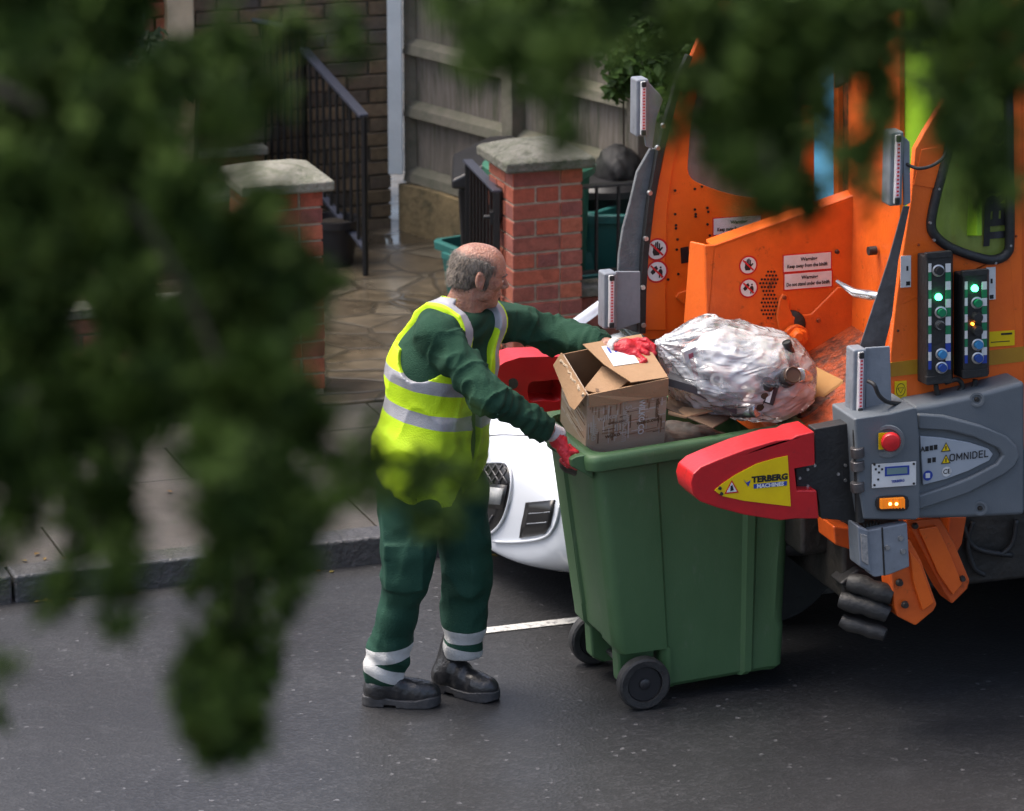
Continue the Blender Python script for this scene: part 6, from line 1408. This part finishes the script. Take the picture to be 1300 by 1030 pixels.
def scalpf(g):
    x, y, z = hl(g); return np.clip(1-np.abs(z-.062+.25*np.clip(x, 0, .1))/.030, 0, 1)*np.clip((.045-x)/.03, 0, 1)*np.clip(1+(z-.062)*8, 0, 1)+np.clip(1-np.abs(x-.038)/.016, 0, 1)*np.clip(1-np.abs(z-.03)/.04, 0, 1)*.8
M_scalp = M_skin.copy(); t = M_scalp.node_tree; L = t.links; b_ = P(M_scalp); src = b_.inputs['Base Color'].links[0].from_socket
a = t.nodes.new('ShaderNodeAttribute'); a.attribute_name = 'scalp'; n = t.nodes.new('ShaderNodeTexNoise'); n.inputs['Scale'].default_value = 110; n.inputs['Detail'].default_value = 5
tc = t.nodes.new('ShaderNodeTexCoord'); mp = t.nodes.new('ShaderNodeMapping'); mp.inputs['Scale'].default_value = (1, 1, .4); L.new(tc.outputs['Object'], mp.inputs[0]); L.new(mp.outputs[0], n.inputs[0])
ad = t.nodes.new('ShaderNodeMath'); ad.operation = 'MULTIPLY'; L.new(a.outputs['Fac'], ad.inputs[0]); L.new(n.outputs[0], ad.inputs[1]); mr = t.nodes.new('ShaderNodeMapRange'); mr.inputs[1].default_value = .15; mr.inputs[2].default_value = .42; mr.inputs[4].default_value = .85; L.new(ad.outputs[0], mr.inputs[0])
mx = t.nodes.new('ShaderNodeMix'); mx.data_type = 'RGBA'; mx.inputs['B'].default_value = (.09, .065, .05, 1); L.new(src, mx.inputs['A']); L.new(mr.outputs[0], mx.inputs['Factor']); L.new(mx.outputs['Result'], b_.inputs['Base Color'])
lo_ = (hc.x-.125, hc.y-.115, nb.z-.06); hi_ = (hc.x+.14, hc.y+.125, hc.z+.13)
body = sdf_obj('head', headf, lo_, hi_, .0024, M_scalp, man, keep=True, attr={'scalp': scalpf})
M_eye = mat('eye', (.7, .66, .62), .15); M_iris = mat('iris', (.05, .03, .02), .1)
for s in (-1, 1):
    b = MB(); c = HP(.0745, s*.030, .003); b.lathe(c, [(.0105*math.sin(a), .0105*-math.cos(a)) for a in np.linspace(.05, PI-.05, 10)], 16); e = b.build('eye', M_eye, body, smooth=True)
    b = MB(); q = c+f_*.0085; b.lathe(q, [(.0052, 0), (.004, .0018), (.001, .0025)], 14, M=Matrix((l_, up_, f_)).transposed()); b.build('iris', M_iris, body, smooth=True)
    lid = lambda g, s=s: np.maximum(E_(g, (.0740, s*.030, .003), (.0125, .0145, .0120)), -(hl(g)[2]-.0045+.0*hl(g)[0]))
    ce = HP(.074, s*.03, .003); sdf_obj('eyelid', lid, tuple(ce-Vector((.02,)*3)), tuple(ce+Vector((.02,)*3)), .0014, M_skin, body)
    b = MB(); b.tube([HP(.089, s*.014, .019), HP(.0895, s*.026, .0235), HP(.080, s*.042, .021), HP(.070, s*.050, .014)], [.003, .0042, .0036, .0015], 8); b.build('eyebrow', M_hair, body, smooth=True)
def hairf(g):
    x, y, z = hl(g); w1 = wn(g, 60, 121); d = skull(g)-.0042-.0022*w1-.0014*wn(g, 160, 122)
    top = z-(.068-.30*np.clip(x-.0, 0, .1))-.010*w1-.005*wn(g, 150, 123)            # bald crown
    front = x-(.030+.25*(z-.02))-.004*w1                          # temple hairline
    nape = -.052+.55*np.clip(x+.02, 0, .1)-z-.003*w1
    d = smx(d, top, .012); d = smx(d, front, .008); d = smx(d, nape, .010)
    back = smx(sm(E_(g, (-.045, 0, -.028), (.060, .058, .050)), E_(g, (-.04, 0, 0), (.066, .068, .05)), .02)-.004-.002*w1, nape, .008); back = np.maximum(back, x-.004)
    d = np.minimum(d, back)
    for s in (-1, 1): d = np.maximum(d, -(E_(g, (-.008, s*.083, -.006), (.021, .020, .033))))
    sb = np.minimum(E_(g, (.016, -.062, -.012), (.010, .010, .028)), E_(g, (.016, .062, -.012), (.010, .010, .028)))-.001*w1
    return sm(d, sb, .004)
sdf_obj('hair', hairf, lo_, hi_, .0023, M_hair, man)
# fringe of fine strands
rng = np.random.default_rng(77); b = MB(); cnt = 0
hob = bpy.data.objects['hair']; hv_ = [v.co.copy() for v in hob.data.vertices]; hn_ = [v.normal.copy() for v in hob.data.vertices]
vs = []; fs = []
for k in rng.choice(len(hv_), 2600, replace=False):
    p_ = hv_[k]; n_ = hn_[k]
    dn = (-up_*1.0-f_*.5+n_*.35+Vector(rng.normal(size=3))*.25); dn.normalize(); s_ = dn.cross(n_)
    if s_.length < .01: continue
    s_ = s_.normalized()*.00045; L_ = rng.uniform(.008, .018); i0 = len(vs); q = p_+n_*.0006; m_ = q+dn*L_*.5+n_*.0012; e_ = q+dn*L_+n_*.0008
    vs += [q-s_, q+s_, m_+s_, m_-s_, e_]; fs += [(i0, i0+1, i0+2, i0+3), (i0+3, i0+2, i0+4)]
me = bpy.data.meshes.new('hair_strands'); me.from_pydata([tuple(v) for v in vs], [], fs); me.materials.append(mat('hair_strand', (.20, .145, .10), .5, col2=(.03, .025, .02), nscale=200)); so_ = bpy.data.objects.new('hair_strands', me); C.objects.link(so_); so_.parent = man
# ---- forearms and gloved hands
def hand(name, wr, el, knuck, fings, thumb, palm_up, sd, cuff=.05, gap=.0):
    a = (wr-el).normalized(); k0, k1, k2, k3 = knuck; pc = (k0+k1+k2+k3)/4; w0 = wr+a*(.045+gap)
    b = MB(); b.tube([wr-a*.03, wr+a*.02, w0+a*.01], [.031, .029, .028], 18); fo_ = b.build('forearm', M_skin, man, smooth=True)
    def hf(g):
        d = cap(g, T3(w0), T3(w0.lerp(pc, .45)), .029, .032)
        for i, k in enumerate(knuck): d = sm(d, cap(g, T3(w0.lerp(pc, .30)+(k-pc)*.45), T3(k), .018, .0135), .012)
        for f in fings:
            fd = None
            for i in range(len(f)-1): c = cap(g, T3(f[i]), T3(f[i+1]), .0125-.0008*i, .0118-.0008*i); fd = c if fd is None else sm(fd, c, .004)
            d = sm(d, fd, .0035)
        td = None
        for i in range(len(thumb)-1): c = cap(g, T3(thumb[i]), T3(thumb[i+1]), .0165-.0015*i, .0148-.0012*i); td = c if td is None else sm(td, c, .006)
        d = sm(d, td, .006)
        return d+.0014*np.abs(wn(g, 90, sd))+.0008*np.sin(wn(g, 60, sd+1)*9)
    allp = [w0, pc]+list(knuck)+[p for f in fings for p in f]+list(thumb); A = np.array([tuple(p) for p in allp])
    o = sdf_obj(name, hf, A.min(0)-.04, A.max(0)+.04, .0023, M_glove, man)
    b = MB(); n = 9; pts = [wr+a*(.022+gap+cuff*t/(n-1)) for t in range(n)]; b.tube(pts, [.033+.0015*math.sin(t*2.6) for t in range(n)], 22); b.build('glove_cuff', M_cuff, o, smooth=True)
    return o
hb_ = BN(hx, y0+.095, .955); print('HANDLE', hb_, 'wr', wrn)
kn = [hb_+LB*(.032-.022*i)+UP*.024-LA*.012+(LB*0) for i in range(4)]
fg = [[k, k+LA*.026-UP*.004, k+LA*.036-UP*.030, k+LA*.022-UP*.050, k-LA*.002-UP*.050] for k in kn]
tb = [wrn.lerp(hb_, .62)-LB*.022-UP*.01, hb_-LB*.045-LA*.010-UP*.010, hb_-LB*.036+LA*.016-UP*.030, hb_-LB*.018+LA*.030-UP*.040]
hand('glove', wrn, eln, kn, fg, tb, UP, 131, .05, .008)
gp0 = RY(822, 441, 13.87); fdir = (RY(826, 462, 13.82)-RY(806, 438, 13.86)).normalized()
K = [RY(809, 433, 13.90), RY(812, 438, 13.875), RY(811, 444, 13.855), RY(807, 449, 13.835)]
FG = [[K[0], RY(820, 433, 13.90), RY(829, 440, 13.89), RY(829, 449, 13.87)], [K[1], RY(822, 440, 13.87), RY(830, 449, 13.86), RY(827, 457, 13.85)],
      [K[2], RY(821, 449, 13.845), RY(826, 458, 13.84), RY(820, 463, 13.845)], [K[3], RY(815, 456, 13.82), RY(819, 463, 13.82), RY(813, 467, 13.83)]]
TH_ = [RY(795, 452, 13.84), RY(803, 458, 13.82), RY(812, 463, 13.80), RY(818, 458, 13.80)]
hand('glove', wrf, elf, K, FG, TH_, UP, 141, .028, .032)
# ------------------------------------------------------------------ near tree whose hanging sprays blur across the view
M_con = leaf_mat('conifer_leaf', (.009, .020, .004), (.030, .058, .010), (.075, .125, .025), .7, .25, .12)
rng = np.random.default_rng(23)
def RD(px, py, d): r = ray(px, py); return O+r*d
tree = thing('conifer_tree', 'dark green conifer close to the viewer, its blurred sprays hanging across the left and top', 'tree', (-1.7, 2.3, 0))
# sprays: photo position, radius, depth along the view, fullness
SP = []
def sp(x, y, r, d=3.8, k=1.0): SP.append((x, y, r, d, k))
# big mass at the left
for x in range(-120, 300, 52):
    for y in range(-60, 640, 52):
        lim = 235+40*math.sin(y*.02)+(70 if 230 < y < 640 else 0)+(40 if 340 < y < 520 else 0)
        if x > lim: continue
        if 140 < x < 250 and y < 95: continue
        if 190 < x < 250 and 560 < y: continue
        if x < 150 and y > 600: continue
        sp(x+rng.uniform(-20, 20), y+rng.uniform(-20, 20), 42, rng.uniform(3.2, 5.2), rng.uniform(.9, 1.8))
for x, y, r, k in ((330, 120, 40, .45), (380, 40, 40, .3), (290, 60, 40, .4), (440, 50, 40, .3), (290, 190, 35, .4), (265, 140, 35, .5), (330, 250, 30, .5), (300, 300, 50, 1), (340, 350, 45, 1), (375, 380, 45, 1.1), (410, 360, 28, .6), (335, 420, 45, 1.1), (400, 430, 25, .2), (330, 480, 50, 1.1), (385, 500, 30, .4), (300, 540, 50, 1.1), (360, 550, 50, 1.1), (400, 540, 30, .7), (300, 610, 50, 1.1), (360, 620, 45, 1.1), (395, 650, 28, .7), (280, 670, 45, 1.1), (340, 690, 50, 1.1), (380, 700, 28, .6), (260, 730, 30, .7), (310, 750, 45, 1.1), (360, 770, 25, .5), (300, 800, 35, 1), (270, 850, 38, .9), (240, 880, 38, .8), (330, 850, 35, .9), (320, 900, 35, .8), (265, 925, 40, .8), (320, 940, 25, .5),
                   (150, 700, 25, .7), (155, 750, 22, .7), (150, 795, 18, .5), (90, 730, 30, .4), (70, 770, 24, .25), (30, 640, 35, .7), (100, 650, 40, .8), (150, 640, 40, .9), (-10, 690, 30, .5), (0, 850, 14, .5), (0, 910, 14, .5), (480, 570, 40, .16), (540, 605, 45, .24), (590, 615, 38, .2), (560, 660, 35, .22), (600, 560, 30, .12), (520, 640, 35, .14), (440, 600, 38, .35), (470, 620, 35, .22)): sp(x, y, r, rng.uniform(3.1, 4.8), k*(.75 if y < 45 and x > 440 else 1)*(.65 if 560 < x < 800 else 1))
# overhead and right
for x, y, r, k in ((580, 0, 40, .3), (615, 25, 40, .6), (650, 60, 38, .75), (690, 20, 50, .9), (640, 0, 50, .9), (740, 20, 45, .8), (680, 90, 30, .4), (700, 110, 40, .5), (720, 170, 35, .3), (720, 60, 40, .6), (600, 75, 25, .4), (790, -10, 50, .8), (850, -5, 50, .9),
                   (890, 30, 45, .9), (930, 70, 50, 1.1), (880, 100, 30, .5), (920, 130, 45, 1.1), (960, 40, 50, 1.1), (970, 110, 50, 1.2), (860, 160, 25, .35), (905, 170, 35, .8), (955, 175, 45, 1.2), (985, 220, 42, 1.2), (1000, 170, 42, 1.1), (1010, 250, 30, .9), (975, 262, 26, .8), (935, 215, 28, .8), (1020, 110, 42, .9), (1010, 50, 45, 1.1), (1045, 170, 22, .4), (1060, 20, 45, 1.0), (1110, 15, 45, 1.1), (1100, 70, 32, .8), (1108, 125, 26, .7), (1112, 180, 24, .6), (1085, 210, 25, .4), (1105, 240, 20, .35), (1160, 0, 45, 1.0), (1180, 50, 30, .6), (1210, 10, 50, 1.1), (1220, 70, 40, 1.0), (1215, 120, 32, .9), (1235, 160, 35, 1.1), (1245, 205, 32, 1), (1245, 245, 24, .8), (1205, 165, 22, .6), (1270, 100, 32, .8), (1260, 20, 45, .7), (1310, 30, 45, 1), (1285, 190, 22, .5), (1000, -10, 60, 1.1), (900, -20, 60, 1), (1290, 235, 18, .4), (1150, 100, 18, .3), (1140, 45, 28, .5)): sp(x, y, r, rng.uniform(3.1, 4.8), k*(.75 if y < 45 and x > 440 else 1)*(.65 if 560 < x < 800 else 1))
pos = []; nr = []; sz = []
for (x, y, r, d, k) in SP:
    r_m = r/FPX*d; c = np.array(RD(x, y, d)); n = int(390*k*(r/40)**2)
    # a spray: leaflets along a few drooping twiglets
    nt_ = max(3, int(r/7)); 
    for j in range(nt_):
        a = rng.normal(size=3); a /= np.linalg.norm(a); s0 = c+a*r_m*rng.uniform(.2, .9); dr = np.array([rng.normal()*.5, rng.normal()*.8, -1.0+rng.normal()*.5]); dr /= np.linalg.norm(dr)
        m_ = n//nt_+1; t_ = rng.uniform(0, 1, m_)[:, None]; p_ = s0+dr*(t_-.5)*r_m*1.5+rng.normal(size=(m_, 3))*r_m*.16; pos.append(p_)
        nn_ = rng.normal(size=3); nn_[1] = -abs(nn_[1]); nr.append(np.tile(nn_/np.linalg.norm(nn_), (m_, 1)))
# the rest of the crown, round and above the view
def inview(p): 
    y = p[:, 1]*math.cos(TH)-(p[:, 2]-CAMH)*math.sin(TH); x = p[:, 0]/np.maximum(y, .01)*FPX; v_ = (p[:, 1]*math.sin(TH)+(p[:, 2]-CAMH)*math.cos(TH))/np.maximum(y, .01)*FPX
    return (np.abs(x) < 760) & (v_ < 620) & (v_ > -620)
for k in range(150):
    c = np.array([rng.uniform(-2.6, 1.0), rng.uniform(1.7, 4.6), rng.uniform(4.0, 7.4)]); 
    n = 130; p_ = c+rng.normal(size=(n, 3))*np.array([.13, .13, .16]); pos.append(p_[~inview(p_)]); nr.append(np.tile(rng.normal(size=3), (len(pos[-1]), 1)))
pos = np.concatenate(pos); nr = np.concatenate(nr); nr /= np.linalg.norm(nr, axis=1)[:, None]+1e-9
v, f = leaves(pos, nr, np.full(len(pos), .023), rng, .42, .2); print('LEAVES', len(pos))
link_mesh('foliage', v, f, M_con, tree, fixn=False)
b = MB(); b.tube([(-1.7, 2.3, 0), (-1.68, 2.3, 2), (-1.72, 2.35, 4), (-1.7, 2.4, 6), (-1.66, 2.4, 8)], [.19, .16, .12, .08, .03], 12); b.build('trunk', M_bark, tree, smooth=True)
M_twig = mat('dark_twig', (.02, .018, .012), .9)
for pts in ([(-1.7, 2.35, 4.6), (-1.0, 2.35, 4.95), RD(-260, 60, 3.80), RD(-40, 100, 3.80), RD(120, 200, 3.80), RD(260, 420, 3.80), RD(310, 640, 3.70), RD(305, 800, 3.70)],
            [(-1.7, 2.35, 5.2), (-1.0, 2.4, 5.6), RD(100, -260, 3.90), RD(420, -120, 3.90), RD(690, -40, 3.80), RD(930, 60, 3.80), RD(980, 220, 3.70)],
            [(-1.7, 2.35, 5.5), (-.8, 2.3, 5.9), RD(700, -330, 3.80), RD(1010, -90, 3.80), RD(1180, -10, 3.70), RD(1240, 200, 3.70)],
            [(-1.7, 2.35, 4.3), (-1.0, 2.3, 4.6), RD(-300, 420, 3.70), RD(-60, 480, 3.70), RD(150, 560, 3.70), RD(152, 780, 3.60)]):
    sm_ = smooth_poly(pts, 5, False); b = MB(); n = len(sm_); b.tube(sm_, [(.030*(1-i/n)**3+.0022) for i in range(n)], 6); b.build('limb', M_twig, tree, smooth=True)
